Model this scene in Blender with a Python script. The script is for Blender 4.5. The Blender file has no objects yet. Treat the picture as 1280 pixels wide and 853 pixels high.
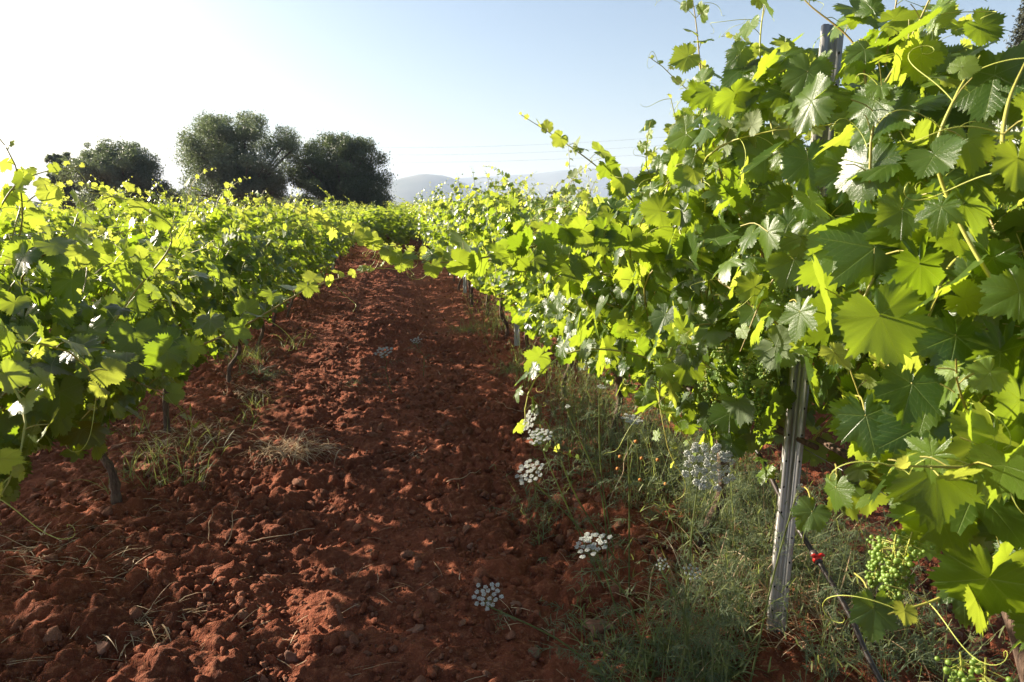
import bpy, math, random
import numpy as np
from mathutils import Vector
R = math.radians
S = bpy.context.scene
COL = S.collection

# ---------------------------------------------------------------- camera
YAW, PITCH, F = R(10.1), R(10.9), 853.0
CAMZ = 1.5
cd = bpy.data.cameras.new("camera"); cam = bpy.data.objects.new("camera", cd); COL.objects.link(cam)
cam.location = (0, 0, CAMZ); cam.rotation_euler = (R(90) - PITCH, 0, -YAW)
cd.sensor_width = 36; cd.lens = 24; cd.clip_start = 0.05; cd.clip_end = 20000
cd.dof.use_dof = True; cd.dof.focus_distance = 2.6; cd.dof.aperture_fstop = 9.0
S.camera = cam
# ---------------------------------------------------------------- light
SUN_AZ_LEFT, SUN_EL = R(54), R(20.5)       # left of the rows' direction (+Y)
W = bpy.data.worlds.new("World"); S.world = W; W.use_nodes = True
wn = W.node_tree; bg = wn.nodes['Background']
sky = wn.nodes.new('ShaderNodeTexSky'); sky.sky_type = 'NISHITA'; sky.sun_disc = False
sky.sun_elevation = SUN_EL; sky.sun_rotation = -SUN_AZ_LEFT
sky.air_density = 1.0; sky.dust_density = 2.0; sky.ozone_density = 1.4
wn.links.new(sky.outputs[0], bg.inputs[0]); bg.inputs[1].default_value = 0.052
sl = bpy.data.lights.new("sun", 'SUN'); so = bpy.data.objects.new("sun", sl); COL.objects.link(so)
sl.energy = 5.0; sl.angle = R(0.6); sl.color = (1.0, 0.89, 0.72)
sd = Vector((-math.sin(SUN_AZ_LEFT) * math.cos(SUN_EL), math.cos(SUN_AZ_LEFT) * math.cos(SUN_EL), math.sin(SUN_EL)))
so.rotation_euler = sd.to_track_quat('Z', 'Y').to_euler()
S.view_settings.view_transform = 'Standard'; S.view_settings.look = 'None'
S.view_settings.exposure = 1.88; S.view_settings.gamma = 1
S.render.engine = 'CYCLES'
S.cycles.use_denoising = True; S.cycles.denoising_prefilter = 'ACCURATE'
S.cycles.max_bounces = 6; S.cycles.diffuse_bounces = 3; S.cycles.glossy_bounces = 2
S.cycles.transmission_bounces = 4; S.cycles.volume_bounces = 0
S.cycles.use_adaptive_sampling = False
S.cycles.sample_clamp_indirect = 6

# ---------------------------------------------------------------- pixel <-> world (photo is 1280x853)
cp, sp_, cy_, sy_ = math.cos(PITCH), math.sin(PITCH), math.cos(YAW), math.sin(YAW)
def ray(px, py):
    x, y = px - 640.0, 426.5 - py
    d = F * cp + y * sp_; z = y * cp - F * sp_
    return np.array([d * sy_ + x * cy_, d * cy_ - x * sy_, z]) / F
def P(px, py, depth):
    return np.array([0, 0, CAMZ]) + ray(px, py) * depth
def G(px, py, z=0.0):
    r = ray(px, py); t = (z - CAMZ) / r[2]
    return np.array([r[0] * t, r[1] * t, z])
def PX(px, py, xrow):          # the point of the ray that lies over the line x = xrow
    r = ray(px, py); t = xrow / r[0]
    return np.array([0, 0, CAMZ]) + r * t
CR = np.array([cy_, -sy_, 0.0]); CF = np.array([sy_, cy_, 0.0]); UP = np.array([0, 0, 1.0])

# ---------------------------------------------------------------- mesh helpers
class MB:
    def __init__(s): s.v = []; s.f = {}; s.n = 0; s.uv = []; s.c = []
    def add(s, v, faces, uv=None, col=None):
        v = np.asarray(v, float); n = len(v)
        for f in (faces if isinstance(faces, list) else [faces]):
            f = np.asarray(f, np.int64)
            if len(f): s.f.setdefault(f.shape[1], []).append(f + s.n)
        s.v.append(v); s.n += n
        s.uv.append(np.zeros((n, 2)) if uv is None else uv)
        s.c.append(np.zeros((n, 2)) if col is None else col)
    def build(s, name, mats, parent=None, smooth=True, data=True):
        me = bpy.data.meshes.new(name)
        v = np.concatenate(s.v); me.vertices.add(len(v)); me.vertices.foreach_set('co', v.astype(np.float32).ravel())
        li, ls = [], []; pos = 0
        for k in sorted(s.f):
            a = np.concatenate(s.f[k]); li.append(a.ravel()); ls.append(pos + np.arange(len(a)) * k); pos += a.size
        li = np.concatenate(li); ls = np.concatenate(ls)
        me.loops.add(len(li)); me.loops.foreach_set('vertex_index', li.astype(np.int32))
        me.polygons.add(len(ls)); me.polygons.foreach_set('loop_start', ls.astype(np.int32))
        if data:
            at = me.attributes.new('leafuv', 'FLOAT2', 'POINT'); at.data.foreach_set('vector', np.concatenate(s.uv).astype(np.float32).ravel())
            at = me.attributes.new('tint', 'FLOAT2', 'POINT'); at.data.foreach_set('vector', np.concatenate(s.c).astype(np.float32).ravel())
        me.update(calc_edges=True)
        if smooth: me.polygons.foreach_set('use_smooth', np.ones(len(ls), bool))
        for m in (mats if isinstance(mats, (list, tuple)) else [mats]): me.materials.append(m)
        o = bpy.data.objects.new(name, me); COL.objects.link(o)
        if parent is not None: o.parent = parent
        return o
def tag(o, label=None, cat=None, group=None, kind=None):
    if label: o['label'] = label
    if cat: o['category'] = cat
    if group: o['group'] = group
    if kind: o['kind'] = kind
    return o
def empty(name, loc, rz=0, **k):
    o = bpy.data.objects.new(name, None); COL.objects.link(o); o.location = loc; o.rotation_euler = (0, 0, rz); o.empty_display_size = .1
    return tag(o, **k)
def copy_thing(src, loc, rz=0, sc=(1, 1, 1), **k):
    c = src.copy(); COL.objects.link(c); c.location = loc; c.rotation_euler = (0, 0, rz); c.scale = sc
    for ch in list(src.children):
        d = ch.copy(); COL.objects.link(d); d.parent = c
        for g in list(ch.children):
            e = g.copy(); COL.objects.link(e); e.parent = d
    return tag(c, **k)
def nrm(a): a = np.asarray(a, float); return a / np.maximum(np.linalg.norm(a, axis=-1, keepdims=True), 1e-9)
def tube(mb, pts, rad, sides=6, cap=True, col=None):
    pts = np.asarray(pts, float); n = len(pts)
    rad = np.full(n, rad) if np.isscalar(rad) else np.asarray(rad, float)
    t = nrm(np.gradient(pts, axis=0)); ref = np.array([0, 0, 1.0])
    if abs(t[:, 2]).mean() > .8: ref = np.array([1.0, 0.13, 0])
    u = nrm(np.cross(t, ref)); w = np.cross(t, u)
    a = np.arange(sides) * 2 * math.pi / sides
    v = pts[:, None] + rad[:, None, None] * (np.cos(a)[None, :, None] * u[:, None] + np.sin(a)[None, :, None] * w[:, None])
    i = np.arange(n - 1)[:, None] * sides; j = np.arange(sides)[None]; k = (j + 1) % sides
    f = np.stack([i + j, i + k, i + k + sides, i + j + sides], -1).reshape(-1, 4)
    v = v.reshape(-1, 3); fs = [f]
    if cap:
        v = np.vstack([v, pts[:1], pts[-1:]]); m = n * sides; jj = np.arange(sides); kk = (jj + 1) % sides
        fs.append(np.stack([np.full(sides, m), kk, jj], -1)); fs.append(np.stack([np.full(sides, m + 1), (n - 1) * sides + jj, (n - 1) * sides + kk], -1))
    mb.add(v, fs, None, None if col is None else np.tile(col, (len(v), 1)))
def spline(ctrl, n):
    c = np.asarray(ctrl, float); c = np.vstack([2 * c[0] - c[1], c, 2 * c[-1] - c[-2]]); out = []
    m = len(c) - 3
    for q in np.linspace(0, m - 1e-6, n):
        i = int(q); t = q - i; a, b, d, e = c[i:i + 4]
        out.append(.5 * (2 * b + (d - a) * t + (2 * a - 5 * b + 4 * d - e) * t * t + (3 * b - a - 3 * d + e) * t ** 3))
    return np.array(out)
def box(mb, lo, hi):
    x0, y0, z0 = lo; x1, y1, z1 = hi
    mb.add([(x0, y0, z0), (x1, y0, z0), (x1, y1, z0), (x0, y1, z0), (x0, y0, z1), (x1, y0, z1), (x1, y1, z1), (x0, y1, z1)],
           [[(0, 3, 2, 1), (4, 5, 6, 7), (0, 1, 5, 4), (1, 2, 6, 5), (2, 3, 7, 6), (3, 0, 4, 7)]])
def hsh(ix, iy, s=0):
    ix = ix.astype(np.int64); iy = iy.astype(np.int64)
    h = (ix * 374761393 + iy * 668265263 + s * 974634777) & 0xffffffff
    h = ((h ^ (h >> 13)) * 1274126177) & 0xffffffff; h = h ^ (h >> 16)
    return (h & 0xffffff) / float(0x1000000)
def vno(x, y, s=0):
    ix = np.floor(x); iy = np.floor(y); fx = x - ix; fy = y - iy; fx = fx * fx * (3 - 2 * fx); fy = fy * fy * (3 - 2 * fy)
    a = hsh(ix, iy, s); b = hsh(ix + 1, iy, s); c = hsh(ix, iy + 1, s); d = hsh(ix + 1, iy + 1, s)
    return (a * (1 - fx) + b * fx) * (1 - fy) + (c * (1 - fx) + d * fx) * fy - .5
def lumps(x, y, cell, s, keep=.8):
    X = x / cell; Y = y / cell; ix = np.floor(X); iy = np.floor(Y); out = np.zeros_like(X)
    for dx in (-1, 0, 1):
        for dy in (-1, 0, 1):
            jx = ix + dx; jy = iy + dy
            cx = jx + .15 + .7 * hsh(jx, jy, s); cyy = jy + .15 + .7 * hsh(jx, jy, s + 1); r = .25 + .45 * hsh(jx, jy, s + 2)
            on = hsh(jx, jy, s + 3) < keep
            d2 = ((X - cx) ** 2 + (Y - cyy) ** 2) / (r * r)
            out = np.maximum(out, np.where(on, np.sqrt(np.clip(1 - d2, 0, 1)) * r, 0))
    return out * cell

# ---------------------------------------------------------------- materials
def newmat(name):
    m = bpy.data.materials.new(name); m.use_nodes = True; nt = m.node_tree
    return m, nt, nt.nodes['Principled BSDF'], nt.nodes['Material Output']
def L(nt, a, b): nt.links.new(a, b)
def mth(nt, op, a, b=None, c=None, clamp=False):
    n = nt.nodes.new('ShaderNodeMath'); n.operation = op; n.use_clamp = clamp
    for i, q in enumerate((a, b, c)):
        if q is None: continue
        if isinstance(q, (int, float)): n.inputs[i].default_value = q
        else: L(nt, q, n.inputs[i])
    return n.outputs[0]
def mixc(nt, fac, a, b):
    n = nt.nodes.new('ShaderNodeMix'); n.data_type = 'RGBA'
    for i, q in ((0, fac), (6, a), (7, b)):
        if isinstance(q, (int, float)): n.inputs[i].default_value = q
        elif isinstance(q, tuple): n.inputs[i].default_value = (*q, 1)
        else: L(nt, q, n.inputs[i])
    return n.outputs[2]
def noise(nt, scale, detail=4, vec=None, rough=.55):
    n = nt.nodes.new('ShaderNodeTexNoise'); n.inputs['Scale'].default_value = scale; n.inputs['Detail'].default_value = detail
    n.inputs['Roughness'].default_value = rough
    if vec is None:
        g = nt.nodes.new('ShaderNodeNewGeometry'); vec = g.outputs['Position']
    L(nt, vec, n.inputs['Vector']); return n.outputs[0]
def ramp(nt, fac, a, b):
    n = nt.nodes.new('ShaderNodeMapRange'); n.inputs[1].default_value = a; n.inputs[2].default_value = b; L(nt, fac, n.inputs[0]); return n.outputs[0]
def bump(nt, h, dist, bs, strength=1.0):
    b = nt.nodes.new('ShaderNodeBump'); b.inputs['Distance'].default_value = dist; b.inputs['Strength'].default_value = strength
    L(nt, h, b.inputs['Height']); L(nt, b.outputs[0], bs.inputs['Normal']); return b
def simple(name, c1, c2=None, scale=20, rough=.8, bd=0, bscale=None, metal=0, spec=.3):
    m, nt, bs, out = newmat(name); bs.inputs['Roughness'].default_value = rough; bs.inputs['Metallic'].default_value = metal
    bs.inputs['Specular IOR Level'].default_value = spec
    tc = nt.nodes.new('ShaderNodeTexCoord').outputs['Object']
    if c2 is None: bs.inputs['Base Color'].default_value = (*c1, 1)
    else: L(nt, mixc(nt, ramp(nt, noise(nt, scale, 5, tc), .3, .7), c1, c2), bs.inputs['Base Color'])
    if bd: bump(nt, noise(nt, bscale or scale * 2, 5, tc), bd, bs)
    return m

def leaf_mat(name, veins):
    m, nt, bs, out = newmat(name)
    ta = nt.nodes.new('ShaderNodeAttribute'); ta.attribute_name = 'tint'
    s = nt.nodes.new('ShaderNodeSeparateXYZ'); L(nt, ta.outputs['Vector'], s.inputs[0]); young, rnd = s.outputs[0], s.outputs[1]
    geo = nt.nodes.new('ShaderNodeNewGeometry'); back = geo.outputs['Backfacing']
    top = mixc(nt, rnd, (0.015, 0.040, 0.007), (0.036, 0.074, 0.012))
    top = mixc(nt, young, top, (0.16, 0.25, 0.030))
    und = mixc(nt, young, (0.115, 0.155, 0.080), (0.22, 0.27, 0.08))
    tr = mixc(nt, rnd, (0.28, 0.43, 0.014), (0.48, 0.62, 0.032))
    tr = mixc(nt, young, tr, (0.80, 0.82, 0.12))
    if veins:
        ua = nt.nodes.new('ShaderNodeAttribute'); ua.attribute_name = 'leafuv'
        u = nt.nodes.new('ShaderNodeSeparateXYZ'); L(nt, ua.outputs['Vector'], u.inputs[0])
        x = mth(nt, 'ABSOLUTE', u.outputs[0]); y = u.outputs[1]
        best = None; ang = []
        for th in (0, 52, 108):
            a = R(th); pd = mth(nt, 'ABSOLUTE', mth(nt, 'SUBTRACT', mth(nt, 'MULTIPLY', x, math.cos(a)), mth(nt, 'MULTIPLY', y, math.sin(a))))
            al = mth(nt, 'ADD', mth(nt, 'MULTIPLY', x, math.sin(a)), mth(nt, 'MULTIPLY', y, math.cos(a)))
            pd2 = mth(nt, 'ADD', pd, mth(nt, 'MULTIPLY', mth(nt, 'LESS_THAN', al, 0), 5))
            ang.append((pd2, al))
        near = ang[0][0]; alo = ang[0][1]
        for pd, al in ang[1:]:
            c = mth(nt, 'LESS_THAN', pd, near)
            alo = mth(nt, 'ADD', mth(nt, 'MULTIPLY', al, c), mth(nt, 'MULTIPLY', alo, mth(nt, 'SUBTRACT', 1, c)))
            near = mth(nt, 'MINIMUM', pd, near)
        wid = mth(nt, 'MULTIPLY_ADD', alo, -0.010, 0.017)
        main = mth(nt, 'SUBTRACT', 1, mth(nt, 'DIVIDE', near, wid), clamp=True)
        ph = mth(nt, 'FRACT', mth(nt, 'MULTIPLY', mth(nt, 'SUBTRACT', alo, mth(nt, 'MULTIPLY', near, 1.05)), 7.0))
        dd = mth(nt, 'ABSOLUTE', mth(nt, 'SUBTRACT', ph, .5))
        sec = mth(nt, 'MULTIPLY', mth(nt, 'SUBTRACT', 1, mth(nt, 'DIVIDE', dd, .07), clamp=True), .55)
        v = mth(nt, 'MAXIMUM', main, sec)
        top = mixc(nt, mth(nt, 'MULTIPLY', v, .8), top, (0.17, 0.23, 0.06))
        und = mixc(nt, mth(nt, 'MULTIPLY', v, .5), und, (0.26, 0.30, 0.13))
        tr = mixc(nt, mth(nt, 'MULTIPLY', v, .35), tr, (0.30, 0.36, 0.02))
        # blistered blade between veins: height from distance to the veins plus fine grain
        vv = mth(nt, 'MULTIPLY', mth(nt, 'SUBTRACT', 1, mth(nt, 'MAXIMUM', main, mth(nt, 'MULTIPLY', sec, .35))), .8)
        fine = noise(nt, 24, 3, ua.outputs['Vector'])
        h = mth(nt, 'ADD', vv, mth(nt, 'MULTIPLY', fine, .8))
        bump(nt, h, .0011, bs, .8)
        spot = noise(nt, 5, 4, geo.outputs['Position'])
        top = mixc(nt, mth(nt, 'MULTIPLY', ramp(nt, spot, .45, .75), .35), top, (0.085, 0.125, 0.022))
    L(nt, mixc(nt, back, top, und), bs.inputs['Base Color'])
    rr = mth(nt, 'ADD', mth(nt, 'MULTIPLY_ADD', back, .28, .27), mth(nt, 'MULTIPLY', rnd, .09)); L(nt, rr, bs.inputs['Roughness'])
    bs.inputs['Specular IOR Level'].default_value = .45
    t = nt.nodes.new('ShaderNodeBsdfTranslucent'); L(nt, tr, t.inputs[0])
    mx = nt.nodes.new('ShaderNodeMixShader'); mx.inputs[0].default_value = .40
    L(nt, bs.outputs[0], mx.inputs[1]); L(nt, t.outputs[0], mx.inputs[2]); L(nt, mx.outputs[0], out.inputs[0])
    return m
M_leaf = leaf_mat('vine_leaf', True); M_leaf_far = leaf_mat('vine_leaf_plain', False)
def stem_mat():
    m, nt, bs, out = newmat('vine_shoot')
    ta = nt.nodes.new('ShaderNodeAttribute'); ta.attribute_name = 'tint'
    s = nt.nodes.new('ShaderNodeSeparateXYZ'); L(nt, ta.outputs['Vector'], s.inputs[0])
    L(nt, mixc(nt, s.outputs[0], (0.20, 0.10, 0.035), (0.42, 0.46, 0.08)), bs.inputs['Base Color']); bs.inputs['Roughness'].default_value = .5
    return m
M_stem = stem_mat()
def bark_mat():
    m, nt, bs, out = newmat('vine_bark')
    tc = nt.nodes.new('ShaderNodeTexCoord'); mp = nt.nodes.new('ShaderNodeMapping'); mp.inputs['Scale'].default_value = (60, 60, 7)
    L(nt, tc.outputs['Object'], mp.inputs[0]); n = noise(nt, 1.4, 6, mp.outputs[0], .65)
    L(nt, mixc(nt, ramp(nt, n, .3, .7), (0.040, 0.022, 0.014), (0.19, 0.12, 0.08)), bs.inputs['Base Color']); bs.inputs['Roughness'].default_value = .95
    bump(nt, n, .012, bs); return m
M_bark = bark_mat()
def soil_mat(name, lift=0.0):
    m, nt, bs, out = newmat(name)
    g = nt.nodes.new('ShaderNodeNewGeometry').outputs['Position']
    a = noise(nt, 2.2, 6, g, .6); b = noise(nt, 38, 5, g, .65); c = noise(nt, 160, 3, g)
    k = lambda t: tuple(q * (1 + lift) for q in t)
    col = mixc(nt, ramp(nt, a, .32, .68), k((0.150, 0.045, 0.023)), k((0.29, 0.084, 0.041)))
    col = mixc(nt, mth(nt, 'MULTIPLY', ramp(nt, b, .50, .72), .65), col, k((0.46, 0.19, 0.10)))
    col = mixc(nt, mth(nt, 'MULTIPLY', ramp(nt, c, .60, .72), .5), col, k((0.10, 0.038, 0.024)))
    if lift:
        ta = nt.nodes.new('ShaderNodeAttribute'); ta.attribute_name = 'tint'; s = nt.nodes.new('ShaderNodeSeparateXYZ'); L(nt, ta.outputs['Vector'], s.inputs[0])
        col = mixc(nt, ramp(nt, s.outputs[0], .35, 1.15), col, (0.33, 0.17, 0.11)); col = mixc(nt, mth(nt, 'MULTIPLY', ramp(nt, s.outputs[1], .5, 1.0), .55), col, (0.085, 0.028, 0.016))
    L(nt, col, bs.inputs['Base Color']); bs.inputs['Roughness'].default_value = .97; bs.inputs['Specular IOR Level'].default_value = .15
    h = mth(nt, 'ADD', mth(nt, 'MULTIPLY', b, 1.0), mth(nt, 'MULTIPLY', c, .35))
    bump(nt, h, .03, bs); return m
M_soil = soil_mat('red_soil'); M_clod = soil_mat('soil_clods', .15)
M_stone = simple('limestone', (0.13, 0.050, 0.030), (0.32, 0.17, 0.115), 14, .9, .006, 50)
M_metal = simple('galvanised_steel', (0.36, 0.34, 0.32), (0.42, 0.40, 0.38), 12, .50, .0006, 90, .75, .5)
M_wire = simple('wire', (0.30, 0.29, 0.28), rough=.4, metal=.8)
M_hole = simple('punched_hole', (0.015, 0.014, 0.013), rough=.8)
M_rubber = simple('hose_rubber', (0.028, 0.024, 0.022), (0.07, 0.045, 0.035), 60, .42, spec=.5)
M_red = simple('red_plastic', (0.62, 0.025, 0.018), rough=.35, spec=.5)
M_berry = None
def berry_mat():
    m, nt, bs, out = newmat('green_berry'); bs.inputs['Base Color'].default_value = (0.20, 0.30, 0.055, 1); bs.inputs['Roughness'].default_value = .38
    bs.inputs['Subsurface Weight'].default_value = 0.0
    t = nt.nodes.new('ShaderNodeBsdfTranslucent'); t.inputs[0].default_value = (.45, .6, .10, 1)
    mx = nt.nodes.new('ShaderNodeMixShader'); mx.inputs[0].default_value = .3
    L(nt, bs.outputs[0], mx.inputs[1]); L(nt, t.outputs[0], mx.inputs[2]); L(nt, mx.outputs[0], out.inputs[0]); return m
M_berry = berry_mat()
def thin_mat(name, c1, c2, tr, fac=.35, rough=.6):
    m, nt, bs, out = newmat(name)
    ta = nt.nodes.new('ShaderNodeAttribute'); ta.attribute_name = 'tint'
    s = nt.nodes.new('ShaderNodeSeparateXYZ'); L(nt, ta.outputs['Vector'], s.inputs[0])
    L(nt, mixc(nt, s.outputs[1], c1, c2), bs.inputs['Base Color']); bs.inputs['Roughness'].default_value = rough
    bs.inputs['Specular IOR Level'].default_value = .3
    t = nt.nodes.new('ShaderNodeBsdfTranslucent'); t.inputs[0].default_value = (*tr, 1)
    mx = nt.nodes.new('ShaderNodeMixShader'); mx.inputs[0].default_value = fac
    L(nt, bs.outputs[0], mx.inputs[1]); L(nt, t.outputs[0], mx.inputs[2]); L(nt, mx.outputs[0], out.inputs[0]); return m
M_weed = thin_mat('weed_green', (0.070, 0.098, 0.032), (0.23, 0.25, 0.11), (0.36, 0.42, 0.09))
M_feather = thin_mat('feathery_green', (0.070, 0.100, 0.055), (0.17, 0.21, 0.12), (0.26, 0.32, 0.11))
M_straw = thin_mat('straw', (0.32, 0.19, 0.09), (0.66, 0.50, 0.32), (0.5, 0.34, 0.16), .25)
M_white = thin_mat('umbel_white', (0.40, 0.42, 0.37), (0.72, 0.72, 0.68), (0.7, 0.72, 0.62), .3)
M_orange = simple('dry_flower_head', (0.42, 0.17, 0.04), rough=.8)
M_oak = thin_mat('oak_leaves', (0.026, 0.046, 0.022), (0.085, 0.115, 0.055), (0.14, 0.19, 0.06), .28, .5)
M_olive = thin_mat('olive_leaves', (0.048, 0.070, 0.042), (0.15, 0.18, 0.12), (0.20, 0.26, 0.10), .3, .5)
M_cyp = thin_mat('cypress_leaves', (0.020, 0.030, 0.018), (0.070, 0.070, 0.040), (0.05, 0.06, 0.02), .15, .7)
M_tbark = simple('tree_bark', (0.05, 0.035, 0.028), (0.14, 0.11, 0.09), 6, .95, .03, 12)

# ---------------------------------------------------------------- ground (one sheet to the horizon)
ROWX = [1.30, -1.38]
def ghl(x, y):
    x = np.asarray(x, float); y = np.asarray(y, float)
    near = np.clip(1.6 - np.abs(y) / 60, 0, 1)
    h = 0.05 * vno(x * .9, y * .7, 3) + .035 * vno(x * 2.6, y * 2.1, 5) + .02 * vno(x * 6, y * 5, 7)
    berm = np.exp(-((((x + 1.36 + 1.3) % 2.68) - 1.3) / .30) ** 2) * .055
    rut = -.045 * np.exp(-((x + .42) / .16) ** 2) - .035 * np.exp(-((x - .62) / .15) ** 2) + .02 * np.exp(-((x - .1) / .2) ** 2)
    return (h + berm + rut) * near
def gh1(x, y): return float(ghl(np.array([x]), np.array([y]))[0])
def axis(fine0, fine1, step, grow, lo, hi, ):
    a = list(np.arange(fine0, fine1, step)); s = step; q = fine1
    while q < hi: a.append(q); s *= grow; q += s
    a.append(hi); b = []; s = step; q = fine0 - step
    while q > lo: b.append(q); s *= grow; q -= s
    b.append(lo); return np.array(b[::-1] + a)
xs = axis(-2.3, 3.0, .0125, 1.09, -6000, 6000)
ys = [-6000, -2500, -900, -300, -100, -40, -15, -6, -2, 0, .6, 1.1, 1.4, 1.6]
q = 1.75
while q < 45: ys.append(q); q += .0105 * (1 + .36 * (q - 1.75))
s_ = .2
while q < 6000: ys.append(q); s_ *= 1.16; q += s_
ys.append(6500); ys = np.array(ys)
X, Y = np.meshgrid(xs, ys)
Z = ghl(X, Y)
att = np.clip(1.3 - Y / 28, .0, 1) * np.clip(1.6 - np.abs(X) / 4.5, 0, 1)
msk = np.clip(.55 + 1.6 * vno(X * 1.3, Y * 1.1, 21), .15, 1)
XW = X + .022 * vno(X * 16, Y * 16, 2) + .012 * vno(X * 41, Y * 41, 12); YW = Y + .022 * vno(X * 16, Y * 16, 4) + .012 * vno(X * 41, Y * 41, 14)
Z = Z + att * (msk * (lumps(X + .03 * vno(X * 9, Y * 9, 2), Y + .03 * vno(X * 9, Y * 9, 4), .17, 31, .5) * .42 + lumps(XW, YW, .075, 41, .7) * .75 + lumps(XW, YW, .034, 51, .8) * .8)
               + .020 * (.5 - 2 * np.abs(vno(X * 20, Y * 20, 9))) + .008 * vno(X * 55, Y * 55, 11))
nx, ny = len(xs), len(ys)
I = (np.arange(ny - 1)[:, None] * nx + np.arange(nx - 1)[None]).ravel()
mb = MB(); mb.add(np.stack([X, Y, Z], -1).reshape(-1, 3), np.stack([I, I + 1, I + nx + 1, I + nx], -1))
tag(mb.build('ground', M_soil, data=False), kind='structure')

# ---------------------------------------------------------------- clods & stones
def ico(sub):
    import bmesh
    b = bmesh.new(); bmesh.ops.create_icosphere(b, subdivisions=sub, radius=1); b.verts.ensure_lookup_table()
    v = np.array([x.co[:] for x in b.verts]); f = np.array([[q.index for q in fc.verts] for fc in b.faces]); b.free(); return v, f
def rock_tpl(sub, rng, rough=.32):
    v, f = ico(sub); w = v.copy()
    for _ in range(11):
        d = nrm(rng.normal(size=3)); c = rng.uniform(.45, .85); dd = w @ d
        w = w - np.clip(dd - c, 0, None)[:, None] * d
    for s, a in ((2.1, rough), (5.0, rough * .45)):
        o = rng.uniform(0, 9, 3)
        w = w * (1 + a * (vno(w[:, 0] * s + o[0] + w[:, 2] * 1.7, w[:, 1] * s + o[1] - w[:, 2] * 1.3, 6)))[:, None]
    return w * rng.uniform([.8, .65, .5], [1.2, 1, .8]), f
rng = np.random.default_rng(11)
mb = MB()
T2 = [rock_tpl(2, rng) for _ in range(10)]; T1 = [rock_tpl(1, rng) for _ in range(10)]
def rots(rng, n):
    q = nrm(rng.normal(size=(n, 4))); w, x, y, z = q.T
    return np.stack([1 - 2 * (y * y + z * z), 2 * (x * y - z * w), 2 * (x * z + y * w), 2 * (x * y + z * w), 1 - 2 * (x * x + z * z), 2 * (y * z - x * w),
                     2 * (x * z - y * w), 2 * (y * z + x * w), 1 - 2 * (x * x + y * y)], -1).reshape(-1, 3, 3)
def scatter_rocks(mb, T, x, y, r, rng):
    z = ghl(x, y) + r * .25 + .012; which = rng.integers(0, len(T), len(x)); A = rots(rng, len(x)) * r[:, None, None]
    for k, (v, f) in enumerate(T):
        m = which == k
        if not m.any(): continue
        vv = np.einsum('nij,vj->nvi', A[m], v) + np.stack([x[m], y[m], z[m]], -1)[:, None]
        ff = f[None] + (np.arange(m.sum()) * len(v))[:, None, None]
        mb.add(vv.reshape(-1, 3), ff.reshape(-1, 3), None, np.repeat(np.stack([rng.random(m.sum()), rng.random(m.sum())], -1), len(v), 0))
def sample(n, y0, y1, rng):
    y = y0 * (y1 / y0) ** rng.uniform(0, 1, n); x = rng.uniform(-2.0, 2.6, n)
    k = (vno(x * 1.3, y * 1.1, 21) + .5) > rng.uniform(0, .75, n)
    return x[k], y[k]
x, y = sample(26000, 1.8, 7, rng); scatter_rocks(mb, T1, x, y, np.clip(rng.lognormal(-5.0, .45, len(x)), .003, .014), rng)
x, y = sample(15000, 1.8, 13, rng); scatter_rocks(mb, T2, x, y, np.clip(rng.lognormal(-4.2, .5, len(x)), .008, .046), rng)
x, y = sample(4500, 5, 26, rng); scatter_rocks(mb, T1, x, y, np.clip(rng.lognormal(-4.1, .5, len(x)), .012, .05), rng)
tag(mb.build('soil_clods', M_clod, smooth=False), label='red soil clods and pebbles strewn over the path between the vines', cat='soil clods', kind='stuff')
stones = [(360, 803, .045, 'pale pinkish stone with a bright face low on the dirt path'), (388, 832, .065, 'large flat pinkish stone at the bottom edge of the path'),
          (215, 830, .055, 'reddish brown stone at the bottom left of the path'), (445, 752, .03, 'tan stone right of the two small round stones'),
          (285, 712, .030, 'small round tan stone beside the dry stalk'), (279, 730, .026, 'smallest round tan stone just below its neighbour'),
          (590, 680, .032, 'reddish stone in the middle of the path'), (750, 782, .075, 'big brown rock half hidden at the edge of the green weeds'),
          (130, 812, .06, 'dark brown stone in the shade at the lower left'), (725, 655, .040, 'reddish stone at the left edge of the weeds'),
          (940, 600, .065, 'red brown rock behind the big white umbel'), (700, 620, .036, 'reddish stone beneath the drooping white umbel'), (452, 508, .05, 'red lump of stone high up the path'),
          (645, 755, .034, 'reddish stone right of the lowest white umbel'), (520, 790, .036, 'brownish stone on the path below centre')]
for px, py, r, lab in stones:
    g = G(px, py, .03); mb = MB(); v, f = rock_tpl(3, rng, .6); mb.add(v * r * .8, f)
    o = mb.build('stone', M_stone if r not in (.065, .05) else M_clod, data=False); o.location = (g[0], g[1], gh1(g[0], g[1]) + r * .35); o.rotation_euler = (rng.uniform(-.3, .3), rng.uniform(-.3, .3), rng.uniform(0, 6))
    tag(o, lab, 'stone', 'stones lying on the red soil')

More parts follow.
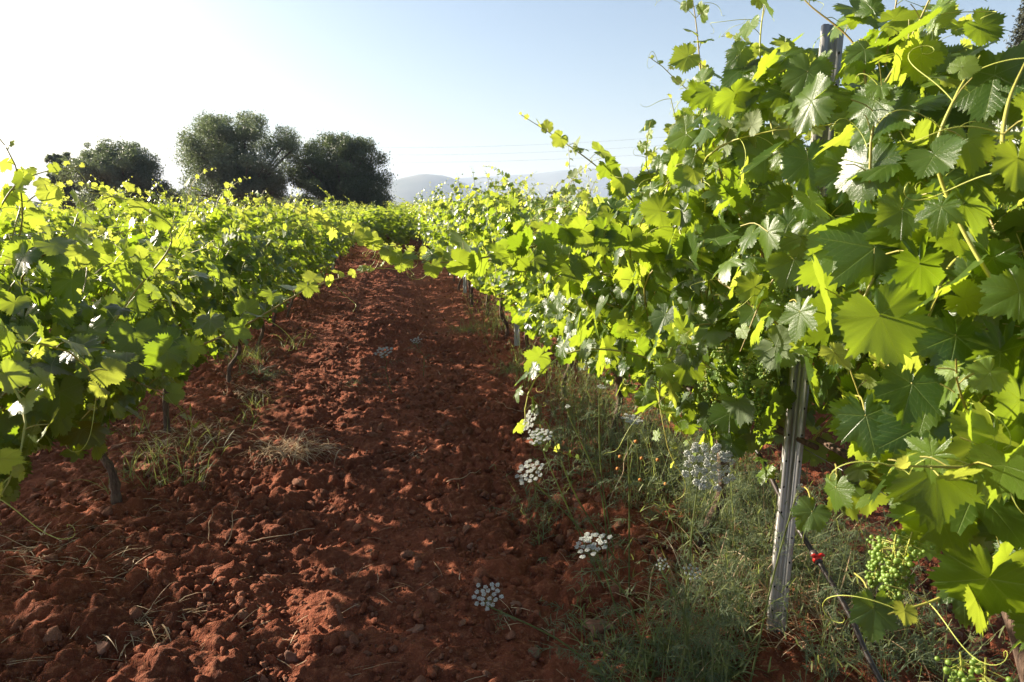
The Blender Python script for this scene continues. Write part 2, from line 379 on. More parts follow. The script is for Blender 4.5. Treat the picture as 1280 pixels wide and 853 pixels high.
# ---------------------------------------------------------------- vine leaves
TH = np.array([0, 12, 24, 31, 40, 52, 60, 72, 84, 95, 110, 125, 145, 160, 170, 176, 180.]); RR = np.array([1.0, .93, .83, .74, .79, .90, .88, .80, .70, .74, .77, .72, .66, .58, .44, .22, .03])
def leaf_tpl(nb, rings, teeth, rng):
    th = np.linspace(-180, 180, nb, endpoint=False) + 180 / nb; a = np.abs(th)
    lob = rng.uniform(.7, 1.95); Rb = np.interp(a, TH, RR); Rb = np.clip(1 - (1 - Rb) * lob, .03, 1) if True else Rb
    Rb = np.where(a > 150, np.interp(a, TH, RR), Rb)
    Rb = Rb * (1 + teeth * np.where(np.arange(nb) % 2, 1, -1) * rng.uniform(.6, 1.3, nb) * (a < 172)); Rb *= 1 + .04 * rng.normal(size=nb) * (a < 170)
    fold = rng.uniform(-.12, .30); cup = rng.uniform(-.12, .38); wv = rng.uniform(.02, .075); ph = rng.uniform(0, 6, 3); tw = rng.uniform(-.3, .3)
    V = [[0, 0, 0]]; U = [[0, 0]]
    for k in range(1, rings + 1):
        q = (k / rings) ** .85; r = Rb * q
        x = r * np.sin(np.radians(th)); y = r * np.cos(np.radians(th))
        z = fold * np.abs(x) * .7 - cup * (r ** 2) * .7 + wv * (q * q * np.sin(np.radians(th) * 2 + ph[0]) + .8 * q ** 3 * np.sin(np.radians(th) * 5 + ph[1]) + .5 * q ** 5 * np.sin(np.radians(th) * 11 + ph[2])) + tw * x * y
        if nb > 30:   # main veins lie in shallow grooves
            for vt in (0, 52, 108): z = z - .014 * q * np.exp(-((a - vt) / 6) ** 2)
        V += list(np.stack([x, y, z], -1)); U += list(np.stack([x, y], -1))
    V = np.array(V); U = np.array(U); j = np.arange(nb); kx = (j + 1) % nb
    tri = np.stack([np.zeros(nb, int), 1 + kx, 1 + j], -1); quads = []
    for k in range(rings - 1):
        b0 = 1 + k * nb; b1 = b0 + nb; quads.append(np.stack([b0 + j, b0 + kx, b1 + kx, b1 + j], -1))
    # drop the slit at the stalk notch
    sl = (nb - 1)
    quads = np.concatenate(quads) if quads else np.zeros((0, 4), int)
    keep = ~np.isin((quads[:, 0] - 1) % nb, [sl]) if len(quads) else None
    if len(quads): quads = quads[keep]
    tri = tri[j != sl]
    V[:, :2] *= .62; V[:, 2] *= .62
    return V, tri, quads, U
rng = np.random.default_rng(5)
LT = {0: [leaf_tpl(84, 5, .065, rng) for _ in range(18)], 1: [leaf_tpl(38, 2, .06, rng) for _ in range(9)], 2: [leaf_tpl(13, 1, .05, rng) for _ in range(6)]}
def put_leaves(mb, lv, pos, tip, nor, size, young, rng, rnd=None, org=None):
    if org is not None:
        wp = np.asarray(pos) + org; keep = np.ones(len(wp), bool)
        for a, b, r in CLEAR:
            t = np.clip(((wp - a) @ (b - a)) / ((b - a) @ (b - a)), 0, 1); keep &= np.linalg.norm(wp - a - t[:, None] * (b - a), axis=1) > r
        pos, tip, nor, size, young = [np.asarray(q)[keep] for q in (pos, tip, nor, size, young)]
    n = len(pos); pos = np.asarray(pos); nor = nrm(nor); tip = np.asarray(tip) - (np.sum(np.asarray(tip) * nor, -1, keepdims=True)) * nor; tip = nrm(tip)
    xa = np.cross(tip, nor); A = np.stack([xa, tip, nor], -1) * np.asarray(size)[:, None, None]
    A = A * np.stack([rng.uniform(.88, 1.15, n), np.ones(n), rng.uniform(.6, 1.3, n)], -1)[:, None, :]
    rn = rng.uniform(0, 1, n) if rnd is None else rnd; wh = rng.integers(0, len(LT[lv]), n)
    for k, (V, tri, quad, U) in enumerate(LT[lv]):
        m = wh == k; c = m.sum()
        if not c: continue
        vv = np.einsum('nij,vj->nvi', A[m], V) + pos[m][:, None]
        off = (np.arange(c) * len(V))[:, None, None]
        fs = [(tri[None] + off).reshape(-1, 3)]
        if len(quad): fs.append((quad[None] + off).reshape(-1, 4))
        mb.add(vv.reshape(-1, 3), fs, np.tile(U, (c, 1)), np.repeat(np.stack([np.asarray(young)[m], rn[m]], -1), len(V), 0))
CLEAR = [(P(1270, 95, 2.2), P(1270, 95, .8), .06), (P(1266, 20, 2.2), P(1266, 20, .8), .09), (P(1046, 78, 2.3), P(1040, 85, .8), .050)] + [(P(x_, y_, 2.2), P(x_ - 10, y_ + 10, .9), r_) for x_, y_, r_ in ((1008, 545, .085), (1000, 600, .10), (990, 660, .12), (985, 740, .13), (935, 600, .12), (1040, 700, .10), (1215, 455, .05))] + [(P(935, 460, 1.95), P(925, 470, .9), .045), (P(895, 455, 1.95), P(885, 465, .9), .04), (P(925, 500, 1.95), P(915, 510, .9), .04), (P(1120, 690, 1.24), P(1120, 690, .8), .05)]
def blocked(wp):
    for a, b, r in CLEAR:
        t = min(1, max(0, float((wp - a) @ (b - a)) / float((b - a) @ (b - a))))
        if np.linalg.norm(wp - a - t * (b - a)) < r * .85: return True
    return False
def tendril(mb, p, d, ln, rng, r=.0011):
    pts = [np.array(p)]; d = nrm(d); ax = nrm(rng.normal(size=3)); n = 26; curl = rng.choice([-1, 1])
    for i in range(n):
        t = i / n; a = curl * (t ** 3) * .95; d = nrm(d * math.cos(a) + np.cross(ax, d) * math.sin(a) + np.array([0, 0, -.05]) + ax * .06 * t)
        pts.append(pts[-1] + d * ln / n)
    tube(mb, pts, np.linspace(r, r * .45, n + 1), 4, False, (1, 0))
def shoot_leaves(pts, rng, out, Lv, smb, size=.125, start=1, gap=.07, lift=.5, tendrils=.25, r0=.0042, spread=.55, org=None):
    """leaves, stalks and tendrils along a shoot; returns leaf arrays"""
    pts = np.asarray(pts); seg = np.linalg.norm(np.diff(pts, axis=0), axis=1); cum = np.r_[0, np.cumsum(seg)]; tot = cum[-1]
    ds = []; q = gap * start
    while q < tot: ds.append(q); q += gap * rng.uniform(.8, 1.25) * (1 - .45 * (q / tot) ** 2)
    P_, T_, N_, S_, Y_ = [], [], [], [], []
    side = rng.choice([-1, 1])
    rad = np.interp(cum / tot, [0, .7, 1], [r0, r0 * .65, r0 * .3])
    if smb is not None and Lv < 2: tube(smb, pts, rad, 6 if Lv == 0 else 4, False, (.25 + .5 * rng.random(), 0))
    for d in ds:
        i = min(np.searchsorted(cum, d) - 1, len(seg) - 1); t = (d - cum[i]) / seg[i]; p = pts[i] + (pts[i + 1] - pts[i]) * t; f = d / tot; dr = nrm(pts[i + 1] - pts[i])
        side = -side; sv = nrm(np.cross(dr, UP if abs(dr[2]) < .9 else np.array([0, 1., 0]))) * side
        pd = nrm(sv * .8 + out * .55 + UP * .45 + rng.normal(size=3) * .3); s = size * np.interp(f, [0, .15, .6, .88, 1], [.8, 1.05, .95, .48, .16]) * rng.uniform(.75, 1.2)
        pe = p + pd * s * rng.uniform(.45, .8)
        if org is not None and (blocked(pe + org) or blocked(p + org)): continue
        if smb is not None and Lv < 2 and s > .03:
            tube(smb, spline([p, p + pd * s * .3 + UP * s * .06, pe], 5 if Lv == 0 else 3), .0012 if Lv == 0 else .0015, 4 if Lv == 0 else 3, False, (.5, 0))
        n = nrm(out * .85 + np.array([0, rng.normal() * .4, 0]) + UP * lift * .75 + sv * .35 + rng.normal(size=3) * spread); tp = nrm(pd * .55 - UP * .65 + rng.normal(size=3) * .45)
        P_.append(pe); T_.append(tp); N_.append(n); S_.append(s); Y_.append(np.clip((f - .62) / .38, 0, 1) ** 1.2 * .9 + rng.random() * .12)
        if Lv < 2 and smb is not None and rng.random() < tendrils and f > .35: tendril(smb, p, -sv + out * .3 + rng.normal(size=3) * .4 + dr * .6, rng.uniform(.10, .24), rng, .0011 if Lv == 0 else .0014)
    return P_, T_, N_, S_, Y_
def rowtop(y, org, top):
    if org is None or org[0] < 0: return top
    return float(np.interp(y + org[1], [2.5, 2.75, 3.05, 3.8], [1.98, 1.72, 1.48, 1.42])) if y + org[1] > 2.5 else top
def vine(seed, lv, top=1.65, half=.34, low=.5, nsh=20, nfill=420, ysp=.66, size=.125, lean=0.0, lean_z=0.7, org=None):
    """returns (root, parts) of a grapevine standing at the origin, row along Y"""
    rng = np.random.default_rng(seed); lm, sm, tm = MB(), MB(), MB()
    A = [[], [], [], [], []]
    for k in range(nsh):
        side = 1 if k % 2 else -1; y0 = rng.uniform(-ysp, ysp); p = np.array([side * rng.uniform(0, .06), y0, .72 + rng.uniform(-.04, .05)])
        mode = rng.random(); up = mode < .55; esc = rng.uniform(.12, .34) if mode < .13 else 0
        d = nrm([side * (rng.uniform(.02, .3) if up else rng.uniform(.35, .9)), rng.normal() * .3, 1.0]); pts = [p]; n = int(rng.uniform(15, 25) * (top / 1.65))
        for i in range(n):
            t = i / n; lim = half * (1 if up else 1.1)
            pull = np.array([-.16 * (pts[-1][0] / lim) if abs(pts[-1][0]) > lim * .7 else 0, 0, -.02 - (.07 if not up else .0) * t * 3])
            if pts[-1][2] > min(top, rowtop(pts[-1][1], org, top)) - .12 + esc * (.4 if org is not None and org[0] > 0 else 1): pull = pull + np.array([side * .12, rng.normal() * .05, -.20 * rng.uniform(.3, 1.2)])
            if pts[-1][2] < low + .1 and d[2] < 0: pull = pull + np.array([0, 0, .25])
            d = nrm(d + pull + rng.normal(size=3) * .10 + np.array([lean * .03, 0, 0])); pts.append(pts[-1] + d * .062)
        out = np.array([side * 1.0, 0, 0])
        if org is not None:
            bl = [blocked(q_ + org) for q_ in pts]
            if any(bl): pts = pts[:bl.index(True)]
            if len(pts) < 4: continue
        r = shoot_leaves(pts, rng, out, lv, sm, size * 1.0, org=org)
        for q, w in zip(A, r): q.extend(w)
    # leaves of the lateral shoots: fill the canopy's outer volume
    for i in range(nfill):
        a = rng.uniform(0, 2 * math.pi); rr_ = rng.uniform(.62, 1.05); hz = (top - low) / 2
        ca, sa = math.cos(a), math.sin(a); e = .75
        x = math.copysign(abs(ca) ** e, ca) * half * rr_; z = low + hz + math.copysign(abs(sa) ** e, sa) * hz * rr_ * .98; y = rng.uniform(-ysp, ysp)
        z += .10 * vno(np.array([y * 3 + seed]), np.array([x * 4.]), 8)[0]; x *= 1 + .35 * vno(np.array([y * 4.0 + seed * 7]), np.array([z * 4.0]), 9)[0]
        o = nrm([x / half * .9, rng.normal() * .55, max(0, (z - (low + hz)) / hz) * .6 + .1])
        z = min(z, rowtop(y, org, top) - .15 * rng.random()) if z > .9 else z
        A[0].append(np.array([x, y, z])); A[1].append(nrm(-UP * .7 + o * .4 + rng.normal(size=3) * .5)); A[2].append(nrm(o * .85 + UP * .32 + rng.normal(size=3) * .5))
        A[3].append(size * rng.uniform(.55, 1.15)); A[4].append(rng.random() ** 3 * .4 + max(0, (z - top + .2)) * .8)
        if rng.random() < .3: A[3][-1] *= .55; A[4][-1] = min(1, A[4][-1] + .3)
    P_ = np.array(A[0]); 
    if lean: P_[:, 0] += lean * np.clip(P_[:, 2] - lean_z, 0, None)
    put_leaves(lm, lv, P_, A[1], A[2], np.array(A[3]) * 1.22, np.clip(A[4], 0, 1), rng, None, org)
    # trunk and the two arms lying along the wire
    base = np.array([rng.uniform(-.08, .08), rng.uniform(-.24, .24), -.06]); k1 = np.array([rng.uniform(-.08, .08), base[1] * .3 + rng.uniform(-.09, .09), .3])
    if org is not None and org[0] > 0 and org[1] < 1.5: base[1] = -.26; base[0] = .05; k1[1] = -.12; k1[0] = .06
    tp = spline([base, (base + k1) / 2 + rng.normal(size=3) * .02, k1, [0, 0, .68]], 22 if lv < 2 else 8); n = len(tp)
    rad = np.interp(np.linspace(0, 1, n), [0, .12, .5, .9, 1], [.034, .022, .019, .022, .020]) * (1 + .13 * rng.normal(size=n) * (lv < 2)); tube(tm, tp, rad, 10 if lv == 0 else 6)
    for s in (-1, 1):
        ap = spline([[0, 0, .64], [0, s * .1, .70], [rng.uniform(-.02, .02), s * .35, .71], [0, s * ysp, .72]], 12); tube(tm, ap, np.linspace(.022, .010, 12) * (1 + .1 * rng.normal(size=12)), 6)
    root = empty('grapevine', (0, 0, 0))
    tm.build('trunk', M_bark, root); lm.build('foliage', M_leaf if lv == 0 else M_leaf_far, root)
    if lv < 2: sm.build('shoots', M_stem, root)
    return root

# grape clusters (unripe, small and green)
def cluster_mesh(seed, ln=.125, nb=120, rb=.0046):
    rng = np.random.default_rng(seed); v, f = ico(1); v = v * 1.0; v2, f2 = ico(2)
    b = MB(); st = MB(); tube(st, spline([[0, 0, 0], [.004, 0, -ln * .5], [0, .003, -ln]], 8), .0016, 4, False, (.8, 0))
    for i in range(nb):
        t = rng.random() ** .8; w = (.030 * (1 - t) ** .7 + .004) * (1 + .3 * math.sin(t * 9 + seed)); a = rng.uniform(0, 6.28); r_ = w * rng.uniform(.55, 1.05)
        p = np.array([math.cos(a) * r_, math.sin(a) * r_, -.015 - t * ln]); b.add(v2 * rb * rng.uniform(.75, 1.15) + p, f2)
        tube(st, [[0, 0, p[2] + .006], p], .0006, 3, False, (.8, 0))
    return b, st
CL = []
def make_cluster(seed, parent, loc, sc=1.0):
    if len(CL) < 4:
        b, st = cluster_mesh(100 + len(CL)); o = b.build('grape_cluster', M_berry, parent, data=False); s = st.build('stalk', M_stem, o); CL.append((o, s))
    else:
        o0, s0 = CL[seed % 4]; o = o0.copy(); COL.objects.link(o); o.parent = parent; s = s0.copy(); COL.objects.link(s); s.parent = o
    o.location = loc; o.rotation_euler = (.15 * math.sin(seed * 3), .15 * math.cos(seed * 5), seed * 1.7); o.scale = (sc,) * 3
    return o
def at(o, x, y):
    o.location = (x, y, gh1(x, y) - 0.0); return o

VR, VL = {}, {}
GV = 'grapevines trained along the trellis rows'
near_r = {1.18: (2.02, .36, .62, 22, 600, 'tall grapevine nearest the camera at the lower right, with the largest leaves', .06),
          2.50: (1.98, .36, .60, 30, 800, 'high bushy grapevine behind the near metal post, hung with green grape clusters', 0.0),
          3.78: (1.56, .36, .52, 26, 820, 'backlit grapevine just past the tallest bushy one in the row right of the path', 0)}
for i, (yv, (top, hf, low, ns, nf, lab, ln)) in enumerate(near_r.items()):
    r = vine(40 + i, 0, top, hf, low, ns, nf, .66, (.118, .096, .088)[i], ln, .7, np.array([ROWX[0], yv, 0])); VR[yv] = at(r, ROWX[0], yv); tag(r, lab, 'grapevine', GV)
near_l = {2.14: (1.22, .36, .60, 20, 620, 'grapevine nearest the camera on the left, filling the lower left leaf mass'),
          3.42: (1.22, .36, .50, 24, 820, 'grapevine on the left whose bent dark trunk shows beneath its leaves'),
          4.68: (1.25, .34, .46, 24, 820, 'second grapevine on the left with its trunk among dry grass')}
for i, (yv, (top, hf, low, ns, nf, lab)) in enumerate(near_l.items()):
    r = vine(60 + i, 0 if i < 2 else 1, top, hf, low, ns, nf, .66, (.100, .090, .088)[i]); VL[yv] = at(r, ROWX[1], yv); tag(r, lab, 'grapevine', GV)
PR1 = [vine(80 + i, 1, 1.50 + .05 * i, .36, .48, 25, 820, .68, .086) for i in range(4)]
PR2 = [vine(90 + i, 2, 1.52 + .04 * i, .38, .46, 20, 640, .70, .098) for i in range(4)]
rr = random.Random(4); used = set()
def put(src_list, x, y, lab, zs=1.0):
    k = rr.randrange(len(src_list)); src = src_list[k]; rz = math.pi if rr.random() < .5 else 0
    loc = (x + rr.uniform(-.05, .05), y, gh1(x, y)); sc = (rr.uniform(.95, 1.12), 1, zs * rr.uniform(.94, 1.05))
    if src.name not in used:
        used.add(src.name); src.location = loc; src.rotation_euler = (0, 0, rz); src.scale = sc; o = tag(src, lab, 'grapevine', GV)
    else: o = copy_thing(src, loc, rz, sc, label=lab, cat='grapevine', group=GV)
    return o
for x, y0, zs, nm in ((ROWX[0], 5.06, 1.0, 'right'), (ROWX[1], 5.94, .87, 'left')):
    y = y0
    while y < 46:
        o = put(PR1 if y < 11 else PR2, x, y, ('grapevine with bare trunk further along the row just %s of the dirt path' % nm) if y < 11 else 'small distant grapevine far down the row on the %s side of the path' % nm, zs)
        y += 1.27
y = 2.6
while y < 30: put(PR1 if y < 9 else PR2, 3.98, y, 'grapevine in the next row behind the right-hand row, mostly hidden by it', 1.02); y += 1.27
y = 4.6
while y < 34: put(PR2, -4.06, y, 'grapevine in the next row behind the left-hand row, tops only showing', .93); y += 1.27
y = 9
while y < 42: put(PR2, -6.74, y, 'grapevine in the third row away on the left, tops only showing', .93); y += 1.27
y = 21.5
while y < 44:
    o = put(PR2, -.04, y, 'distant grapevine of the short row that closes the far end of the path', .93); o.scale.x *= 2.0; y += 1.27
y = 12
while y < 46: put(PR2, 6.66, y, 'grapevine in the third row away beyond the right-hand rows', .98); y += 1.27

# ---------------------------------------------------------------- placed shoots that reach out of the rows
def reaching_shoot(vroot, ctrl, seed, size, out, lab=None, gap=.075, tend=.35, r0=.0042, lift=.5, spread=.5, start=1):
    rng = np.random.default_rng(seed); sm = MB(); lm = MB(); pts = spline(ctrl, 40)
    pts = pts - np.array(vroot.location); r = shoot_leaves(pts, rng, nrm(out), 0, sm, size, start, gap, lift, tend, r0, spread, np.array(vroot.location))
    a = sm.build('cane', M_stem, vroot); put_leaves(lm, 0, np.array(r[0]), r[1], r[2], np.array(r[3]) * 1.22, np.clip(r[4], 0, 1), rng, None, np.array(vroot.location))
    lm.build('leaves', M_leaf, a)
    if lab: a['label'] = lab
TO = np.array([-.55, -.75, .1])
rA = VR[3.78]; rB = VR[2.50]; rC = VR[1.18]; lA = VL[2.14]; lB = VL[3.42]
reaching_shoot(rB, [P(925, 420, 2.6), P(862, 385, 2.5), P(800, 312, 2.45), P(735, 293, 2.4), P(640, 315, 2.35), P(545, 328, 2.3), P(455, 300, 2.3), P(355, 255, 2.3)], 1, .088, np.array([.35, -.9, -.05]), 'long leafy cane arching across the path from the right row', .042, .6, .0045)
reaching_shoot(rA, [P(900, 335, 3.0), P(830, 290, 2.9), P(765, 225, 2.8), P(715, 185, 2.75), P(650, 143, 2.7)], 2, .10, np.array([.35, -.9, -.05]), 'thin cane rising to the upper left above the right row', .065, .3)
reaching_shoot(lA, [P(-60, 530, 1.9), P(60, 468, 1.95), P(180, 455, 2.0), P(290, 415, 2.1), P(385, 362, 2.15), P(455, 340, 2.2), P(490, 330, 2.2)], 3, .085, np.array([.2, -.8, .4]), 'long cane reaching over the path from the left row', .052, .5, .0050)
reaching_shoot(lA, [P(120, 440, 2.2), P(165, 370, 2.2), P(215, 300, 2.2), P(170, 255, 2.2), P(110, 240, 2.2)], 4, .066, np.array([.3, -.8, .3]), None, .07, .5)
reaching_shoot(lA, [P(-60, 330, 1.9), P(-10, 275, 1.9), P(20, 232, 1.9), P(60, 214, 1.95), P(110, 208, 2.0)], 5, .045, np.array([.3, -.8, .3]), None, .06, .6, .0032)
reaching_shoot(rA, [P(830, 380, 3.1), P(760, 345, 3.0), P(690, 335, 2.9), P(610, 325, 2.8), P(535, 318, 2.75), P(470, 305, 2.7)], 21, .085, np.array([.35, -.9, -.05]), None, .045, .6)
# the near mound on the right: shoots at its top, its left edge, its front and its foot
reaching_shoot(rB, [P(960, 330, 2.2), P(905, 230, 2.25), P(880, 120, 2.3), P(870, 30, 2.3), P(862, -20, 2.3)], 6, .105, TO, None, .075, .3)
reaching_shoot(rB, [P(940, 400, 2.3), P(870, 330, 2.4), P(830, 260, 2.45), P(850, 190, 2.45), P(838, 120, 2.4)], 7, .09, TO, None, .07, .45)
reaching_shoot(rB, [P(1010, 300, 2.0), P(970, 180, 2.0), P(950, 70, 2.05), P(960, -30, 2.1)], 8, .11, TO, None, .075, .2)
reaching_shoot(rC, [P(1120, 260, 1.7), P(1090, 150, 1.75), P(1070, 60, 1.8), P(1010, 5, 1.85), P(980, -30, 1.9)], 9, .12, TO, None, .07, .2)
reaching_shoot(rC, [P(1230, 240, 1.7), P(1200, 130, 1.8), P(1140, 60, 1.9), P(1160, 20, 1.9)], 10, .115, TO, None, .07, .2)
reaching_shoot(rC, [P(1160, 180, 2.0), P(1150, 80, 2.05), P(1155, 30, 2.05), P(1165, -6, 2.05)], 12, .09, TO, None, .07, .7, .003)
reaching_shoot(rC, [P(1300, 420, 1.10), P(1240, 350, 1.12), P(1190, 260, 1.15), P(1170, 190, 1.15), P(1195, 120, 1.15), P(1225, 70, 1.2)], 13, .085, TO, 'yellowish young shoot tip with curling tendrils in the upper right', .075, .8)
reaching_shoot(rC, [P(1330, 330, 1.0), P(1290, 240, 1.0), P(1255, 200, 1.0), P(1260, 130, 1.05), P(1290, 60, 1.1)], 14, .09, TO, None, .075, .8)
reaching_shoot(rC, [P(1150, 230, 1.45), P(1100, 330, 1.4), P(1060, 430, 1.42), P(1075, 500, 1.42)], 15, .13, TO, None, .08, .1)
reaching_shoot(rC, [P(1260, 300, 1.3), P(1190, 330, 1.3), P(1150, 420, 1.28), P(1100, 480, 1.3)], 16, .14, TO, None, .085, .1)
reaching_shoot(rC, [P(1080, 220, 1.8), P(1010, 300, 1.8), P(960, 360, 1.85), P(925, 440, 1.9)], 17, .11, TO, None, .075, .1)
reaching_shoot(rC, [P(1270, 420, 1.25), P(1240, 480, 1.25), P(1200, 540, 1.22), P(1180, 560, 1.22)], 18, .14, TO, None, .10, .1)
reaching_shoot(rC, [P(1030, 250, 1.75), P(1030, 350, 1.7), P(1060, 450, 1.65), P(1050, 530, 1.62)], 24, .115, TO, None, .07, .1)
reaching_shoot(rC, [P(1290, 660, 1.25), P(1240, 700, 1.22), P(1180, 745, 1.2), P(1110, 768, 1.18)], 19, .13, TO, 'low leafy shoot near the foot of the nearest vine', .085, .3)

# big single leaves of the near vine, each seen large in the photo
lm = MB(); sm = MB(); rng = np.random.default_rng(77)
big = [  # px, py (stalk junction), depth, size, normal, tip direction (right, toward camera, up), young
 (1168, 590, 1.16, .185, (-.15, 1, .35), (.05, .1, -1), 0.0), (1100, 395, 1.22, .175, (-.1, 1, .3), (.35, 0, -.9), .05), (1082, 520, 1.30, .15, (-.5, .8, .5), (.25, .2, -1), .0),
 (1075, 395, 1.30, .13, (-.9, .5, .1), (-.9, 0, -.5), .35), (1128, 262, 1.30, .12, (-.4, 1, .5), (-.1, .2, -.9), .15), (1205, 255, 1.22, .17, (.1, .9, .55), (.5, .3, -.8), .1),
 (1150, 330, 1.28, .19, (0, 1, .15), (.1, 0, -1), .0), (1250, 440, 1.15, .18, (.1, 1, .3), (-.1, 0, -1), .0), (1240, 555, 1.2, .15, (.2, 1, .3), (.1, 0, -1), .05),
 (1092, 760, 1.25, .115, (-.3, 1, .5), (-.1, .2, -1), .0), (1205, 735, 1.18, .125, (-.6, .8, .5), (.0, .2, -1), .1), (1222, 745, 1.16, .12, (.6, .8, .3), (.6, .1, -.9), .15),
 (1045, 300, 1.5, .15, (-.6, .8, .3), (-.1, .2, -1), .1), (1000, 390, 1.6, .14, (-.9, .5, .2), (.0, 0, -1), .2), (960, 290, 1.75, .14, (-.95, .35, .1), (-.1, 0, -1), .3),
 (1045, 610, 1.38, .10, (-.9, .3, .1), (.1, 0, -1), .25), (1015, 640, 1.42, .09, (-.4, .8, .5), (-.4, 0, -.8), .1), (1010, 90, 1.8, .16, (-.5, 1, .3), (-.2, 0, -1), .15),
 (1120, 110, 1.75, .19, (.2, 1, .3), (.1, 0, -1), .0), (1180, 140, 1.7, .16, (-.1, 1, .4), (.2, 0, -1), .1), (1010, 200, 1.7, .17, (-.4, 1, .4), (.1, .1, -1), .0),
 (945, 100, 1.95, .15, (-.8, .6, .3), (-.1, 0, -1), .2), (1060, 210, 1.6, .17, (-.3, 1, .5), (-.3, .1, -1), .0), (1255, 120, 1.4, .14, (-.2, 1, .3), (-.5, 0, -.6), .15),
 (1140, 480, 1.24, .15, (-.4, .9, .6), (-.3, .2, -1), .0), (1195, 420, 1.2, .16, (-.3, 1, .6), (-.2, .1, -1), .0), (1275, 500, 1.1, .14, (.3, 1, .3), (-.2, 0, -1), .1)]
W3 = lambda a: a[0] * CR - a[1] * CF + a[2] * UP
pp, tt, nn, ss, yy = [], [], [], [], []
org = np.array(rC.location)
for px, py, dp, s, n, t, yg in big:
    p = P(px, py, dp) - org; lm, sm = MB(), MB()
    e = p + CR * rng.uniform(-.05, .05) + UP * .012 + CF * .10
    put_leaves(lm, 0, np.array([p]), [W3(t)], [W3(n)], np.array([s * .86]), [yg], rng); lf = lm.build('leaf', M_leaf, rC)
    tube(sm, spline([p, (p + e) / 2 + UP * .015, e], 7), .0017, 5, False, (.45, 0)); sm.build('leaf_stalk', M_stem, lf)
# the two leaf masses near the left border
lm = MB(); pp, tt, nn, ss, yy = [], [], [], [], []; org = np.array(lA.location)
for px, py, dp, s, yg in [(40, 540, 1.95, .11, .35), (5, 590, 1.9, .10, .1), (75, 490, 2.0, .12, .15), (215, 440, 2.1, .11, .2), (170, 420, 2.1, .12, .1), (0, 470, 1.95, .13, 0), (30, 400, 2.1, .13, .0), (110, 415, 2.15, .12, .1), (260, 400, 2.3, .11, .2), (90, 350, 2.3, .12, .1), (30, 320, 2.2, .12, .05)]:
    pp.append(P(px, py, dp) - org); tt.append(W3((rng.uniform(-.4, .4), .2, -1))); nn.append(W3((rng.uniform(-.5, .5), .9, .5))); ss.append(s * 1.15); yy.append(yg)
put_leaves(lm, 0, np.array(pp), tt, nn, ss, yy, rng); lm.build('overhanging_leaves', M_leaf, lA)

# clusters: a curtain of them under the vine behind the post, one by the near vine's foot
for k, (px, py, xr) in enumerate([(938, 440, 1.04), (905, 428, 1.02), (960, 462, 1.08), (880, 452, 1.02), (922, 482, 1.06), (950, 500, 1.12), (897, 488, 1.06), (862, 430, 1.03), (975, 318, 1.05), (845, 462, 1.05), (968, 420, 1.04), (915, 395, 1.02)]):
    p = PX(px, py, xr); make_cluster(k, rB, Vector(p) - rB.location, 1.0)
for k, (px, py, dp, sc) in enumerate([(1120, 668, 1.28, 1.05), (1140, 665, 1.32, .95), (1200, 815, 1.18, 1.0), (1232, 822, 1.15, 1.0), (1262, 610, 1.25, .8), (1105, 672, 1.33, .8)]):
    make_cluster(k + 1, rC, Vector(P(px, py, dp)) - rC.location, sc)

# ---------------------------------------------------------------- trellis: steel posts, wires, hose
def post(x, y, h, lab, big=False, lean=0.0):
    root = empty('trellis_post', (x, y, gh1(x, y) - .02)); m = MB(); w, d, t = .030, .020, .0025
    prof = np.array([(-w, d), (-w, 0), (-w * .45, 0), (-w * .38, d * .45), (-w * .10, d * .45), (0, d * .25), (w * .10, d * .45), (w * .38, d * .45), (w * .45, 0), (w, 0), (w, d)])
    inn = prof + np.array([0, t]); inn[0] = prof[0] + [t, 0]; inn[1] = prof[1] + [t, t]; inn[-1] = prof[-1] - [t, 0]; inn[-2] = prof[-2] + [-t, t]
    pf = np.vstack([prof, inn[::-1]]); n = len(pf)
    zz = [-.35, h]; v = [(a, b, z) for z in zz for a, b in pf]; j = np.arange(n); k = (j + 1) % n; np_ = len(prof)
    capf = [[i, i + 1, n - 2 - i, n - 1 - i] for i in range(np_ - 1)]
    m.add(v, [np.stack([j, k, k + n, j + n], -1), np.array(capf) + n])
    m.build('steel_profile', M_metal, root, smooth=False, data=False)
    if big:
        hm = MB(); z = .12
        while z < h:
            for sx in (-.021, .021):
                a = np.linspace(0, 2 * math.pi, 9)[:-1]; ring = [(sx + math.cos(q) * .0032, -.0012, z + math.sin(q) * .0045) for q in a]; hm.add(ring, [[tuple(range(8))]])
            z += .09
        hm.build('punched_holes', M_hole, root, smooth=False, data=False)
    root.rotation_euler = (0, lean, R(-14)); return tag(root, lab, 'post', 'steel trellis posts standing in the vine rows')
post(1.27, 1.93, 2.0, 'grey punched steel post in front of the tall bushy vine', True, R(.7))
post(1.30, 7.0, 1.58, 'second steel post along the right row, lower part seen among trunks')
for x in ROWX:
    y = 12.1
    while y < 44: post(x, y, 1.4, 'distant steel post deep in the %s row, buried in leaves' % ('right' if x > 0 else 'left')); y += 5.1
for x, nm in ((ROWX[0], 'right'), (ROWX[1], 'left')):
    for z, w in ((.74, 'lowest'), (1.12, 'middle'), (1.42, 'upper')):
        m = MB(); yy_ = np.linspace(-2 if x < 0 else .2, 46, 60); tube(m, np.stack([np.full(60, x + .02), yy_, z - .012 * np.abs(np.sin(yy_ * .62))], -1), .0014, 5, True)
        tag(m.build('trellis_wire', M_wire, data=False), '%s thin steel wire strung through the %s vine row' % (w, nm), 'wire', 'trellis wires')
hz = [PX(1100, 850, 1.33), PX(1060, 765, 1.34), PX(1020, 697, 1.34), PX(985, 640, 1.34), PX(935, 548, 1.33)]
hpts = [hz[0] + [-.02, -.5, -.22]] + hz + [np.array([1.33, 2.75, .69]), np.array([1.33, 5, .70]), np.array([1.33, 9, .70])]
